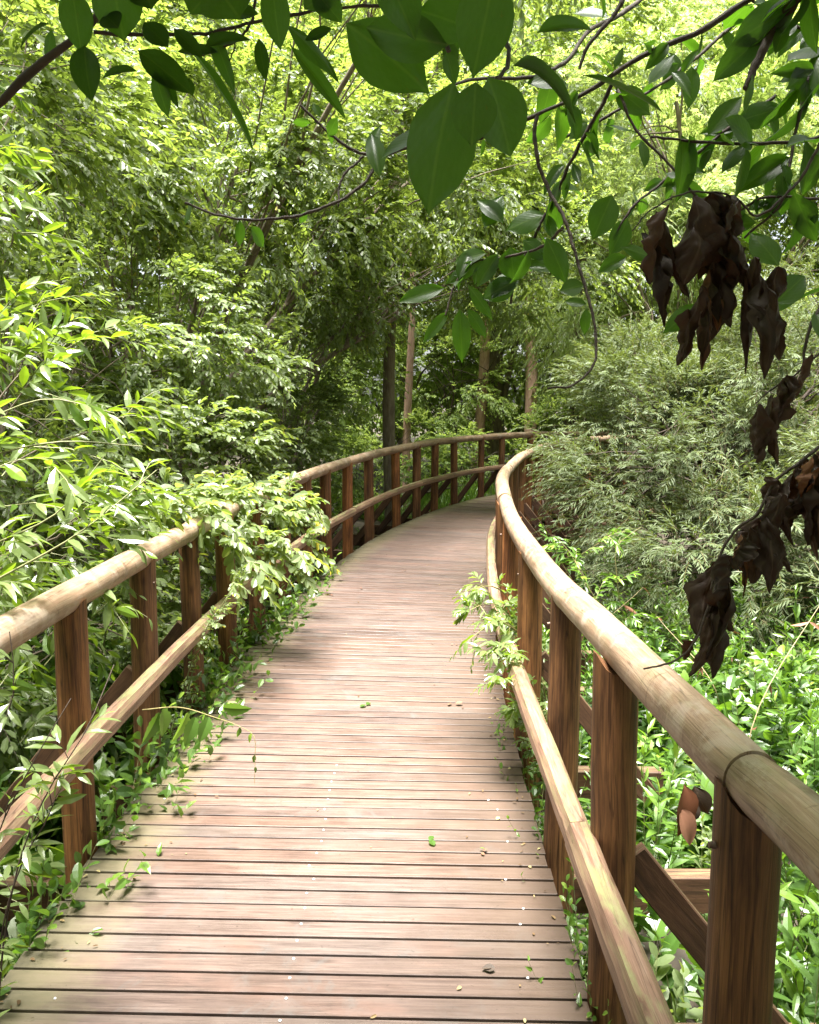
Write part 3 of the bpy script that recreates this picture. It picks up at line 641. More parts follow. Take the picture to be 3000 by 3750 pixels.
for i, (x, y, k, lab) in enumerate(spots):
    if i == 0: r_, t_, c_ = e0, tr_, cr_
    else:
        r_ = e0.copy(); C.objects.link(r_); t_ = tr_.copy(); c_ = cr_.copy()
        for o in (t_, c_): C.objects.link(o); o.parent = r_; o.location = (0, 0, 0)
    r_.location = (x, y, -.8); r_.rotation_euler = (0, 0, i * 1.7); r_.scale = (k, k, k); r_['label'] = lab
for i, (x, y, k, lab) in enumerate([(-4.5, -5.5, .75, 'tree behind the viewer on the left'), (0.5, -7.5, .85, 'tree straight behind the viewer'), (5.0, -5.0, .8, 'tree behind the viewer on the right'), (-7.5, 1.0, .75, 'tree left of the viewer outside the view'), (7.5, 2.0, .8, 'tree right of the viewer outside the view')]):  # unseen trees, put in to block sky light from behind and beside
    r_ = e0.copy(); C.objects.link(r_); t_ = tr_.copy(); c_ = cr_.copy()
    for o in (t_, c_): C.objects.link(o); o.parent = r_; o.location = (0, 0, 0)
    r_.location = (x, y, -.8); r_.rotation_euler = (0, 0, i * 1.3 + .5); r_.scale = (k, k, k); r_['label'] = lab; r_['group'] = 'trees around the viewer'
# the wood behind everything
g = G_(51); mbL = MB(); n = 5200; a = g.uniform(-1.15, 1.15, n); rr = g.uniform(34, 46, n)
Pp = np.stack([rr * np.sin(a) + 2, rr * np.cos(a), g.uniform(-.5, 21, n)], -1) + g.normal(0, .8, (n, 3))
shoots(mbL, None, T_FAR, Pp, nrm(g.normal(0, 1, (n, 3)) + [0, -.6, .4]), 1.6, 12, .5, g, twr=0)
tag(mbL.build('distant_wood', G['far']), 'dense green wood closing the view behind all the trees', 'wood', kind='stuff')

# low ground cover, as one mass
g = G_(52); mbL, mbT = MB(), MB()
def scatter(n, x0, x1, y0, y1, side):
    x = g.uniform(x0, x1, n); y = g.uniform(y0, y1, n)
    return np.stack([x, y, hgt(x, y)], -1)
def off_deck(P, m=.02):
    """keep points that are not on the boardwalk"""
    d = np.linalg.norm(P[:, None, :2] - le[None, ::12, :2], axis=-1); i = d.argmin(1); q = le[::12][i]; r_ = rt[::12][i]
    o = np.sum((P - q)[:, :2] * r_[:, :2], -1); return (o < -m) | (o > W_DECK + m)
P = np.concatenate([scatter(5200, -4.5, -1.3, .5, 12, 'L'), scatter(5400, .6, 6.5, .2, 12, 'R'), scatter(2600, -5, 8, 12, 21, 'F')]); P = P[off_deck(P, .04)]
mask = np.sin(P[:, 0] * 2.3 + 1.5 * np.sin(P[:, 1] * 1.1)) * np.sin(P[:, 1] * 1.9 + 1.3 * np.sin(P[:, 0] * 1.7 + 2)); P = P[(mask > .02) | (g.uniform(0, 1, len(P)) < .12)]; mask = mask[(mask > -.35) | False] if False else None
M = len(P); Hh = g.uniform(.18, .55, M) * (.75 + .45 * np.sin(P[:, 0] * 1.3 + 2) * np.cos(P[:, 1] * 1.1))
shoots(mbL, mbT, T_HERB, P, nrm(g.normal(0, .28, (M, 3)) + [0, 0, 1]), Hh, 12, .085, g, droop=.08, alpha=R(72), spiral=True, twr=.0016, leafdroop=.1)
e = tag(mbL.build('ground_cover', G['herb']), 'low leafy ground cover on both sides of the boardwalk', 'ground cover', kind='stuff')
# tussock grass
mbG = MB(); P = np.concatenate([scatter(26, 2.0, 6, 5, 9, 'R'), scatter(170, -1.5, 6, 17.5, 21.5, 'F')]); P = P[off_deck(P, .1)]
P = np.repeat(P, 22, 0) + g.normal(0, .05, (len(P) * 22, 3)) * [1, 1, 0]; M = len(P)
Tg = template([(0, 0), (.02, .8), (.35, 1), (.7, .7), (1, 0)], .014, 1, .5, .35)
place_leaves(mbG, Tg, P, nrm(g.normal(0, .35, (M, 3)) + [0, 0, 1]), g.normal(0, 1, (M, 3)), g.uniform(.35, .85, M), g.uniform(.3, 1, M))
tag(mbG.build('grass', G['herb']), 'tufts of long arching grass between the herbs', 'grass', kind='stuff')

# tall herbs: six kinds of individual plant, copied
def herb(kind, g):
    mbL, mbT = MB(), MB(); n = {0: 6, 1: 5, 2: 8, 3: 7}[kind]
    P = np.c_[g.normal(0, .07, (n, 2)), np.zeros(n)]; D = nrm(g.normal(0, .22, (n, 3)) + [0, 0, 1])
    if kind == 0: shoots(mbL, mbT, T_NETTLE, P, D, g.uniform(.85, 1.25, n), 24, .135, g, droop=.12, alpha=R(70), pairs=True, twr=.0045, tipsmall=.6, jit=.2)       # nettle
    if kind == 1: shoots(mbL, mbT, T_LANCE, P, D, g.uniform(.9, 1.3, n), 30, .15, g, droop=.15, alpha=R(60), spiral=True, twr=.004, width=1.1)       # willowherb
    if kind == 2: shoots(mbL, mbT, T_OVAL, P, D, g.uniform(.6, .95, n), 18, .10, g, droop=.3, alpha=R(60), spiral=True, twr=.003)
    if kind == 3: shoots(mbL, mbT, T_NETTLE, P, nrm(D + g.normal(0, .3, (n, 3))), g.uniform(.6, 1.1, n), 14, .17, g, droop=.35, alpha=R(65), pairs=True, twr=.0035, width=1.25)
    return mbL, mbT
ORD = ['nearest', 'second', 'third', 'fourth', 'fifth', 'sixth', 'seventh', 'eighth', 'ninth', 'tenth', 'eleventh', 'twelfth', 'thirteenth', 'fourteenth', 'fifteenth', 'sixteenth']
def level(x, y, side):
    ps = np.array([path(q, OFF_L if side == 'left' else OFF_R) for q in (sl if side == 'left' else sr)]); v = [p for p in ps if p[1] > (2.4 if side == 'left' else 1.3)]
    d = [math.hypot(p[0] - x, p[1] - y) for p in v]; i = min(int(np.argmin(d)), 15); return '%s %s post' % (ORD[i], side), d[i]
kinds = [('nettle_plant', 'nettle'), ('willowherb_plant', 'willowherb'), ('leafy_sapling', 'sapling'), ('bramble_plant', 'bramble')]
protos = {}
used_ = {}
for k in range(4):
    for v in range(3):
        a, b = herb(k, G_(60 + k * 7 + v)); protos[k, v] = (a.mesh('leaves', G['herb'] if k != 2 else G['oval']), b.mesh('stems', GTWIG))
g = G_(70)
def plant(x, y, k, label, z=None, sc_=1.0, group='tall herbs beside the boardwalk'):
    v = int(g.integers(3)); zz = hgt(x, y) if z is None else z
    e = empty(kinds[k][0], (x, y, float(zz)), label, 'plant', group); e.rotation_euler = (0, 0, g.uniform(0, 6.28)); e.scale = (sc_,) * 3
    for nm, me in zip(('leaves', 'stems'), protos[k, v]):
        o = bpy.data.objects.new(nm, me); C.objects.link(o); o.parent = e
looks = {0: 'upright nettle with toothed leaf pairs', 1: 'slender narrow leaved willowherb', 2: 'small round leaved sapling', 3: 'sprawling plant with broad pointed leaves'}
def many(n, fx, side):
    pts = []
    for _ in range(n * 12):
        if len(pts) >= n: break
        x, y = fx(); P = np.array([[x, y, 0]])
        if off_deck(P, .12)[0] and all((x - a)**2 + (y - b)**2 > .075 for a, b in pts): pts.append((x, y))
    for x, y in pts:
        k = int(g.choice(4, p=[.32, .30, .14, .24])); z_ = g.uniform(.75, 1.15) * (1.0 if y < 7 else .9); pn, d_ = level(x, y, 'right' if 'right' in side else 'left')
        lab = ('tall ' if z_ > 1.03 else 'short ' if z_ < .85 else '') + looks[k] + (', close behind the ' if d_ < .6 else ', a step out from the ' if d_ < 1.3 else ', well out from the ' if d_ < 2.2 else ', far out beyond the ') + pn
        plant(x, y, k, lab, sc_=z_, group='plants like it: ' + lab)
many(185, lambda: (g.uniform(.95, 4.6), g.uniform(1.2, 8.6)), ' in the thick growth right of the boardwalk')
many(80, lambda: (g.uniform(-3.2, -1.55), g.uniform(1.6, 9)), ' in the thick growth left of the boardwalk')
# small plants pushing up at the very edge of the deck
g = G_(71)
for s_, side in [(q, 'L') for q in (5.45, 5.95, 6.3, 6.6, 6.9, 7.2, 7.55, 7.9, 8.25, 8.6, 9.0, 9.4, 9.8, 10.3, 10.8, 11.4)] + [(q, 'R') for q in (5.0, 5.3, 5.8, 6.2, 6.6, 7.0, 7.35)]:
    p = path(s_, -.10 if side == 'L' else W_DECK + .07)
    mbL, mbT = MB(), MB(); n = 16 if side == 'L' else 8
    P0 = np.array([p[0], p[1], -.55]) + g.normal(0, .05, (n, 3)) * [1, 1.6, .3]
    rv = pright(s_) * (1 if side == 'L' else -1)
    D = nrm(np.array([0, 0, 1.0]) + rv * (.26 if side == 'L' else .10) + g.normal(0, .16, (n, 3)))
    shoots(mbL, mbT, T_OVAL if g.uniform() < .6 else T_HERB, P0, D, g.uniform(.6, 1.05 if side == 'L' else .8, n), 14, .10 if side == 'L' else .055, g, droop=.12, alpha=R(68), spiral=True, twr=.0022, leafdroop=.15)
    px, py = proj([p[0], p[1], 0])
    e = empty('edge_plant', (p[0], p[1], -.6), 'leafy plant growing up past the deck edge %s the %s' % ('just before' if p[1] < min((path(q, OFF_L if side == 'L' else OFF_R) for q in (sl if side == 'L' else sr)), key=lambda w: math.hypot(w[0] - p[0], w[1] - p[1]))[1] else 'just past', level(p[0], p[1], 'left' if side == 'L' else 'right')[0]), 'plant', 'plants at the %s edge of the deck' % ('left' if side == 'L' else 'right'))
    mbL.build('leaves', G['herb'], e); mbT.build('stems', GTWIG, e)

def sprays(name, label, cat, base, starts, T, leafm, twigm, L, K, ll, g, **kw):
    """a plant made of hand placed arching stems: starts = [(p0, p1, ...)] polylines, leafy shoots along each"""
    e = empty(name, base, label, cat); mbL, mbT, mbB = MB(), MB(), MB(); n = kw.pop('n', 14); sd = kw.pop('spread', .6); th = kw.pop('th', .004); fw = kw.pop('bias', (0, 0, .3)); dens = kw.pop('from_', .3)
    for q in starts:
        P = spline(q, 24); tube(mbB, P, np.linspace(th * 1.6, th * .4, 24), 6, .5, False)
        T_ = nrm(np.gradient(P, axis=0)); i = (g.uniform(dens, 1, n) * 23).astype(int)
        shoots(mbL, mbT, T, P[i], nrm(T_[i] * .7 + g.normal(0, sd, (n, 3)) + np.array(fw)), L * g.uniform(.5, 1.2, n), K, ll, g, **kw)
    mbL.build('leaves', leafm, e); mbT.build('twigs', twigm, e); mbB.build('stems', twigm, e, True); return e
# leafy shoots lying over the left railing
g = G_(80); A = lambda *a: at(*a)
sprays('trailing_bush', 'light green leafy shoots sprawling over the top of the left railing', 'bush', (-2.0, 6.4, -.7),
       [[(-2.2, 6.2, .2), A(380, 1060, 6.1), A(470, 1040, 5.7), A(560, 1085, 5.5)], [(-2.2, 6.4, .2), A(420, 1035, 6.6), A(520, 1040, 6.2), A(620, 1090, 6.0)],
        [(-2.2, 6.6, .2), A(480, 1020, 6.9), A(570, 1040, 6.6), A(655, 1100, 6.4)], [(-2.0, 6.4, .2), A(480, 1090, 6.2), A(560, 1130, 5.9), A(640, 1165, 5.8)],
        [(-2.1, 6.8, .1), A(520, 1060, 6.9), A(610, 1110, 6.6), A(665, 1165, 6.4)], [(-2.0, 6.6, -.1), A(520, 1150, 6.4), A(590, 1180, 6.2), A(650, 1215, 6.1)],
        [(-2.1, 5.4, .2), A(300, 1100, 5.0), A(370, 1075, 4.9), A(450, 1090, 4.9)], [(-2.2, 7.4, .3), A(560, 1020, 7.4), A(620, 1040, 7.1), A(690, 1090, 7.0)],
        [(-2.2, 5.8, .2), A(350, 1050, 5.6), A(400, 1035, 5.3), A(470, 1085, 5.1)], [(-2.1, 6.1, 0), A(430, 1120, 5.7), A(500, 1150, 5.4), A(545, 1230, 5.3)]],
       T_OVAL, G['oval'], GTWIG, .25, 11, .09, g, n=34, bias=(.25, -.2, .25), droop=.35, rb=.28, twr=.0022)
sprays('trailing_vine', 'fine leaved pale vine climbing down the fourth left post', 'plant', (-1.75, 5.3, -.7),
       [[(-1.6, 5.2, -.6), A(455, 1290, 4.9), A(500, 1230, 4.9), A(540, 1180, 5.0)], [(-1.6, 5.2, -.6), A(440, 1330, 4.9), A(470, 1280, 4.8), A(500, 1200, 4.8)]],
       T_OVAL, G['oval'], GTWIG, .12, 8, .04, g, n=34, from_=.2, bias=(.2, -.3, .1), rb=.25, twr=.0016)
# whitish willow shoots hanging over the right edge of the deck
sprays('willow_shoots', 'pale willow shoots pushing through the right railing over the deck edge', 'plant', (1.1, 4.9, -.7),
       [[(.95, 5.0, -.5), A(1085, 1280, 4.9), A(1040, 1235, 4.7), A(985, 1245, 4.5)], [(.95, 4.9, -.5), A(1085, 1310, 4.8), A(1030, 1270, 4.55), A(968, 1295, 4.4)],
        [(.95, 4.8, -.5), A(1090, 1330, 4.6), A(1040, 1310, 4.4), A(985, 1350, 4.3)], [(.95, 4.9, -.5), A(1070, 1250, 4.9), A(1020, 1232, 4.8), A(975, 1265, 4.6)],
        [(.95, 4.6, -.5), A(1090, 1400, 4.3), A(1055, 1360, 4.2), A(1010, 1390, 4.1)], [(.9, 4.4, -.6), A(1080, 1470, 4.1), A(1050, 1430, 4.0), A(1030, 1460, 3.95)],
        ],
       T_LANCE, G['willow'], YTWIG, .14, 9, .068, g, n=30, from_=.35, bias=(-.25, -.15, .1), rb=.3, twr=.0016, width=1.5)
sprays('willow_shoots', 'yellow green willow shoots rising above the herbs behind the right handrail', 'plant', (2.2, 6.6, -.7),
       [[(2.0, 6.8, -.6), A(1200, 1190, 6.6), A(1280, 1130, 6.3), A(1330, 1085, 6.1)], [(2.0, 6.8, -.6), A(1180, 1180, 6.6), A(1150, 1130, 6.5), A(1135, 1120, 6.4)],
        [(2.1, 6.6, -.6), A(1230, 1220, 6.2), A(1190, 1150, 6.2), A(1170, 1130, 6.2)], [(2.2, 6.7, -.6), A(1300, 1220, 6.2), A(1300, 1150, 6.2), A(1350, 1110, 6.2)]],
       T_LANCE, G['herb'], YTWIG, .22, 11, .085, g, n=14, from_=.4, rb=.2, twr=.002, width=1.2)
# long near shoots of the glossy willow reaching across the left rail
sprays('willow_shoots', 'long glossy willow shoots reaching over the left handrail close to the camera', 'plant', (-2.3, 3.0, -.7),
       [[(-2.4, 3.0, .6), A(-40, 1240, 2.9), A(170, 1120, 2.9), A(330, 990, 3.0)], [(-2.4, 3.2, .8), A(-20, 1150, 3.0), A(120, 1080, 3.0), A(220, 960, 3.1)],
        [(-2.4, 3.4, 1.0), A(-20, 960, 3.1), A(130, 930, 3.1), A(300, 940, 3.2)], [(-2.4, 3.3, 1.2), A(-20, 880, 3.1), A(100, 840, 3.1), A(240, 870, 3.2)]],
       T_LANCE, G['willow'], GTWIG, .2, 7, .13, g, n=9, from_=.25, rb=.1, twr=.002, spread=.4, th=.005)
sprays('willow_shoots', 'dark stemmed shoots standing in front of the nearest left post', 'plant', (-1.25, 2.2, -.7),
       [[(-1.3, 2.2, -.6), A(20, 1700, 2.3), A(90, 1570, 2.3), A(150, 1470, 2.35)], [(-1.3, 2.2, -.6), A(-20, 1600, 2.2), A(30, 1450, 2.2), A(20, 1330, 2.2)],
        [(-1.35, 2.3, -.6), A(110, 1650, 2.5), A(180, 1540, 2.5), A(240, 1400, 2.6)], [(-1.35, 2.4, -.6), A(60, 1790, 2.5), A(110, 1700, 2.5), A(60, 1600, 2.4)]],
       T_LANCE, G['willow'], TWIG, .12, 5, .085, g, n=9, from_=.35, rb=.15, twr=.0018, spread=.5, th=.0032, width=1.3)
# a nettle stalk that leans in and hangs over the boards
e = empty('leaning_nettle', A(330, 1500, 3.9), 'nettle stalk leaning in from the left with its tip hanging over the boards', 'plant')
g = G_(81); P = spline([A(300, 1495, 3.9), A(380, 1490, 3.75), A(450, 1510, 3.6), A(505, 1530, 3.5), A(532, 1545, 3.48), A(537, 1600, 3.48), A(536, 1650, 3.48)], 30)
mbB = MB(); tube(mbB, P, np.linspace(.0035, .001, 30), 6, .5, False); mbB.build('stem', YTWIG, e, True)
mbL = MB(); b = np.array([A(345, 1490, 3.85), A(335, 1500, 3.85), A(395, 1500, 3.7), A(412, 1510, 3.65), A(440, 1510, 3.6), A(505, 1532, 3.5), A(530, 1545, 3.5), A(537, 1590, 3.48), A(537, 1615, 3.48), A(470, 1490, 3.75)])
t_ = np.array([A(350, 1570, 3.85), A(300, 1590, 3.8), A(365, 1585, 3.65), A(385, 1590, 3.6), A(415, 1580, 3.55), A(500, 1560, 3.5), A(520, 1570, 3.5), A(532, 1612, 3.48), A(540, 1632, 3.48), A(540, 1500, 3.7)])
place_leaves(mbL, T_NETTLE, b, t_ - b, np.array([.5, -1, .3]) + g.normal(0, .55, (10, 3)), np.linalg.norm(t_ - b, axis=1) * .8, g.uniform(.4, 1, 10)); mbL.build('leaves', G['herb'], e)

# ------------------------------------------------------------------ near tree whose branches hang over the path
def branch(parts, name, pts, w0, w1, m=TWIG, par=None, seed=0):
    P = spline(np.array([A(*p) for p in pts]), 8 * len(pts)); dep = np.interp(np.linspace(0, 1, len(P)), np.linspace(0, 1, len(pts)), [p[2] for p in pts])
    g = G_(seed + 900); P = P + np.cumsum(g.normal(0, .0012, P.shape), 0) * .6
    r = np.linspace(w0, w1, len(P)) / 1727 * dep / 2
    r = r * (1 + .10 * g.normal(0, 1, len(P)).clip(-1, 1.6)); mb = MB(); tube(mb, P, r, 9, g.uniform(), True, .05, seed); mb.build(name, m, par, True)
    return P
right_tree = empty('overhanging_tree', (2.5, 1.1, -.78), 'tree on the right whose dark branches and large leaves hang over the path', 'tree')
tr = spline([(2.5, 1.1, -.9), (2.42, 1.15, 1), (2.5, 1.3, 2.6), (2.3, 1.6, 4.6)], 24); mb = MB(); tube(mb, tr, np.linspace(.13, .06, 24), 14, .5, True, .06, 5); mb.build('trunk', BARK, right_tree, True)
RB = {}
def RBr(k, pts, w0, w1, seed): RB[k] = branch(None, 'branch', pts, w0, w1, TWIG, right_tree, seed)
RBr('E', [(2300, -260, 2.0), (1900, -130, 1.75), (1570, 0, 1.6), (1480, 60, 1.6), (1400, 90, 1.6), (1330, 125, 1.6), (1250, 185, 1.6), (1180, 220, 1.6), (1130, 242, 1.6)], 34, 8, 1)
RBr('F', [(1130, 242, 1.6), (1125, 285, 1.6), (1132, 335, 1.6), (1150, 385, 1.6), (1190, 470, 1.58), (1215, 540, 1.57), (1240, 630, 1.56), (1257, 715, 1.55), (1255, 758, 1.54), (1235, 790, 1.53), (1205, 808, 1.52), (1160, 810, 1.5)], 9, 4.5, 2)
RBr('G', [(1290, 172, 1.62), (1250, 250, 1.65), (1205, 330, 1.68), (1180, 380, 1.7), (1150, 440, 1.72), (1110, 520, 1.74), (1085, 570, 1.75), (1074, 642, 1.75)], 9, 5, 3)
RBr('G2', [(1185, 480, 1.58), (1150, 510, 1.66), (1060, 535, 1.74), (1000, 550, 1.76), (965, 590, 1.76), (942, 660, 1.76)], 7, 4, 4)
RBr('H', [(1345, -60, 1.5), (1290, 35, 1.5), (1240, 95, 1.5), (1228, 140, 1.5)], 11, 7, 5)
RBr('H2', [(1400, -40, 1.9), (1305, 30, 1.8), (1230, 70, 1.7), (1190, 125, 1.65), (1130, 155, 1.6), (1000, 165, 1.5), (930, 190, 1.4), (900, 270, 1.35)], 11, 6, 6)
RBr('I', [(1760, -140, 1.3), (1690, -20, 1.35), (1640, 55, 1.4), (1600, 110, 1.4), (1563, 178, 1.4)], 30, 16, 7)
RBr('J', [(1075, -200, .86), (1068, -20, .80), (1066, 60, .76), (1070, 110, .74), (1045, 145, .73), (1005, 172, .72), (965, 185, .72)], 14, 8, 8)
RBr('C', [(1130, 242, 1.6), (1060, 270, 1.62), (1000, 292, 1.64), (930, 300, 1.66), (870, 305, 1.66), (805, 328, 1.65), (770, 375, 1.64), (700, 425, 1.62), (620, 452, 1.6), (530, 463, 1.6), (450, 452, 1.6), (392, 432, 1.6)], 9, 5, 9)
RBr('D', [(808, 326, 1.65), (760, 325, 1.65), (700, 288, 1.64), (632, 226, 1.63)], 7, 5, 10)
RBr('D2', [(765, 330, 1.65), (725, 365, 1.64), (713, 400, 1.63), (709, 435, 1.62)], 6, 4, 11)
RBr('K', [(1725 + 160, 480, 1.5), (1760, 600, 1.5), (1700, 690, 1.5), (1680, 780, 1.5), (1672, 825, 1.5)], 12, 5, 12)
RBr('M', [(1890, 160, 1.5), (1725, 285, 1.5), (1620, 300, 1.5), (1540, 300, 1.5), (1385, 285, 1.5)], 10, 5, 13)
RBr('M2', [(1725, 420, 1.55), (1600, 420, 1.55), (1540, 450, 1.55), (1400, 330, 1.55), (1330, 250, 1.55), (1310, 200, 1.55), (1290, 160, 1.6)], 6, 6, 14)
RBr('N', [(1720, 100, 1.6), (1680, 250, 1.55), (1660, 330, 1.55), (1640, 420, 1.55), (1560, 500, 1.6)], 9, 5, 15)
RBr('O', [(1180, 292, 1.7), (1260, 255, 1.7), (1350, 200, 1.7), (1430, 150, 1.75), (1560, 40, 1.8)], 6, 8, 16)
RBr('Q', [(1290, 500, 1.7), (1330, 440, 1.7), (1400, 380, 1.7), (1500, 300, 1.7), (1640, 200, 1.7)], 5, 8, 17)
RBr('S', [(700, -100, 1.2), (760, -20, 1.2), (870, 30, 1.15), (930, 90, 1.1), (940, 130, 1.1)], 12, 10, 18)
RBr('U', [(1780, -60, 1.7), (1700, 60, 1.7), (1640, 30, 1.7), (1560, -20, 1.7)], 8, 6, 19)
# big leaves placed one by one: base, tip, width (pixels), distance, which way the face looks
g = G_(82); mbL = MB(); Lb, Lt, Lw, Ln = [], [], [], []
def BL(x0, y0, x1, y1, wpx, d, dz=.0, tilt=(0, -1, .35)):
    b = A(x0, y0, d); t = A(x1, y1, d + dz); Lb.append(b); Lt.append(t)
    ln = np.linalg.norm(t - b); Lw.append((wpx / 1727 * d) / (ln * .5)); Ln.append(tilt)
for q in ((955, 172, 882, 438, 150, .72, .02, (-.3, -1, .2)), (1028, 160, 1085, 325, 128, .70, .02, (.3, -1, .1)), (1002, 172, 995, 296, 92, .66, .0, (0, -1, .6)), (1042, -60, 1003, 140, 115, .68, 0, (.1, -1, .3)),
          (728, 48, 905, 172, 125, .95, .0, (-.2, -1, .2)), (945, 95, 762, 60, 110, .9, 0, (.1, -1, -.5)), (1080, 138, 1225, 158, 20, .78, .1, (0, -.4, 1)), (1225, 158, 1408, 206, 34, .86, .04, (.1, -.5, 1)),
          (1130, 70, 1252, 28, 52, 1.1, 0, (0, -1, .4)), (572, -40, 588, 95, 62, 1.1), (395, 100, 552, 292, 30, 1.2, 0, (.6, -.45, .55)), (600, 50, 722, 142, 42, 1.2, 0, (.4, -1, .5)), (610, 95, 730, 238, 34, 1.25),
          (880, 20, 1000, 60, 110, .9, 0, (0, -1, -.4)), (800, -70, 880, 55, 110, .85), (940, 110, 960, 170, 40, .9), (660, -20, 720, 40, 60, 1.1)): BL(*q)
for q in ((968, 650, 976, 758, 46, 1.76), (945, 655, 890, 720, 26, 1.76), (985, 650, 1028, 708, 26, 1.76), (938, 606, 838, 630, 38, 1.76), (1088, 592, 1015, 622, 50, 1.74), (985, 600, 1042, 668, 26, 1.75), (965, 590, 990, 520, 34, 1.75),
          (1020, 545, 935, 590, 30, 1.75), (1075, 520, 1085, 590, 56, 1.73), (1100, 505, 1160, 540, 40, 1.72), (1150, 500, 1200, 590, 50, 1.6), (1230, 600, 1180, 610, 40, 1.57), (1235, 640, 1190, 632, 22, 1.56),
          (1320, 540, 1262, 565, 40, 1.6), (1060, 470, 1010, 410, 44, 1.7), (1020, 480, 1060, 400, 40, 1.7), (1290, 410, 1250, 500, 62, 1.6), (1305, 520, 1400, 540, 30, 1.5), (800, 375, 782, 265, 46, 1.6, 0), (772, 330, 800, 260, 26, 1.64),
          (1630, 640, 1700, 575, 60, 1.45), (1475, 640, 1400, 695, 40, 1.5), (1640, 560, 1590, 480, 60, 1.5), (1700, 600, 1600, 660, 40, 1.5)): BL(*q)
# top right: many more along the branches
for key, n, lo, s0 in (('E', 26, .25, .11), ('G', 22, .1, .10), ('G2', 10, .1, .09), ('H2', 10, .2, .10), ('M', 26, 0, .12), ('M2', 24, 0, .11), ('N', 24, 0, .12), ('O', 22, 0, .10), ('Q', 26, 0, .11), ('I', 14, .2, .12), ('U', 14, 0, .11), ('K', 6, 0, .10), ('C', 8, 0, .07), ('D', 4, .5, .05), ('S', 6, .2, .10), ('F', 3, .2, .07)):
    P = RB[key]; T_ = nrm(np.gradient(P, axis=0)); i = (g.uniform(lo, 1, n) * (len(P) - 1)).astype(int)
    for j in i:
        if g.uniform() < .08: continue
        d = nrm(T_[j] * g.uniform(-.2, .9) + g.normal(0, .55, 3) + np.array([0, 0, -.45])); L_ = s0 * g.uniform(.35, .95)
        p = P[j] + nrm(g.normal(0, 1, 3)) * .012
        Lb.append(p); Lt.append(p + d * L_); Lw.append(g.uniform(.8, 1.15)); Ln.append(tuple(g.normal(0, .5, 3) + np.array([0, -.55, .6])))
Lb, Lt, Lw, Ln = map(np.array, (Lb, Lt, Lw, Ln))
vi = g.integers(0, 3, len(Lb))
for q in range(3):
    w_ = vi == q; place_leaves(mbL, T_BIGS[q], Lb[w_], (Lt - Lb)[w_], Ln[w_], np.linalg.norm(Lt - Lb, axis=1)[w_], g.uniform(0, 1, w_.sum()), Lw[w_])
# stalks
mbB = MB()
mbL.build('leaves', G['fore'], right_tree, True)
# unseen leaf mass overhead, added to shade the hanging leaves
mbL = MB(); g = G_(83); P0 = np.array([.3, .35, 4.2]) + g.normal(0, 1, (2600, 3)) * [.9, .5, .5]; P0 = P0[(P0[:, 2] > 3.4) & (P0[:, 2] > 1.92 + .55 * (P0[:, 1] + .5))]
shoots(mbL, None, T_OVAL, P0, nrm(g.normal(0, 1, P0.shape) + [0, 0, .2]), .4, 10, .11, g, twr=0); mbL.build('crown', G['fore'], right_tree)
# second tree: branch at the top left
left_tree = empty('overhanging_tree', (-3.0, .9, -.78), 'tree on the left whose dark limb crosses the top left corner', 'tree')
mb = MB(); tube(mb, spline([(-3.0, .9, -.9), (-2.9, 1.0, 1), (-2.6, 1.1, 2.2), (-2.7, 1.2, 4.2)], 20), np.linspace(.12, .05, 20), 12, .5, True, .06, 6); mb.build('trunk', BARK, left_tree, True)
LBx = {}
for k, pts, w0, w1 in (('A', [(-1600, 420, 2.0), (-700, 400, 1.4), (-150, 300, 1.15), (0, 222, 1.1), (60, 160, 1.1), (130, 105, 1.1), (185, 58, 1.1), (240, -10, 1.1), (330, -160, 1.1)], 40, 15),
                       ('B', [(195, 68, 1.1), (300, 74, 1.12), (400, 70, 1.14), (500, 54, 1.16), (600, 30, 1.18), (700, 20, 1.2), (830, 16, 1.2), (930, 22, 1.2)], 8, 6),
                       ('B2', [(545, -40, 1.15), (530, 40, 1.16), (505, 75, 1.16), (420, 108, 1.15)], 7, 4), ('B3', [(500, 56, 1.16), (490, 100, 1.16), (484, 122, 1.16)], 4, 3)):
    LBx[k] = branch(None, 'branch', pts, w0, w1, TWIG, left_tree, 40 + len(k))
mbL = MB(); g = G_(84); Lb, Lt, Lw, Ln = [], [], [], []
for q in ((178, 95, 181, 198, 74, 1.0, 0, (0, -1, .1)), (235, -60, 252, 70, 100, 1.0), (290, 105, 402, 188, 62, 1.15, 0, (-.2, -1, .4)), (325, 150, 350, 238, 34, 1.15), (290, 150, 205, 145, 26, 1.15), (150, -30, 172, 98, 64, 1.0, 0, (.4, -1, .3)),
          (345, 160, 372, 218, 24, 1.16), (110, 62, 92, 125, 24, 1.1), (105, 50, 30, 72, 34, 1.1, 0, (0, -.6, 1)), (395, 165, 405, 200, 20, 1.2), (355, 100, 300, 40, 50, 1.1), (400, 30, 460, -50, 90, 1.0), (430, 100, 520, 60, 40, 1.1), (250, 60, 215, 20, 60, 1.0),
          (505, 40, 440, -60, 110, .95), (545, 30, 470, 20, 40, 1.1), (640, 20, 700, -30, 60, 1.1), (365, 60, 425, 115, 36, 1.12), (320, 20, 290, -60, 80, 1.0), (440, 55, 500, 180, 34, 1.15, 0, (.3, -1, .5)), (460, 110, 370, 100, 30, 1.15), (545, 80, 558, 165, 30, 1.2), (700, 60, 640, 80, 30, 1.2)): BL(*q)
Lb, Lt, Lw, Ln = map(np.array, (Lb, Lt, Lw, Ln))
vi = g.integers(0, 3, len(Lb))
for q in range(3):
    w_ = vi == q; place_leaves(mbL, T_BIGS[q], Lb[w_], (Lt - Lb)[w_], Ln[w_], np.linalg.norm(Lt - Lb, axis=1)[w_], g.uniform(0, 1, w_.sum()), Lw[w_]); mbL.build('leaves', G['fore'], left_tree, True)
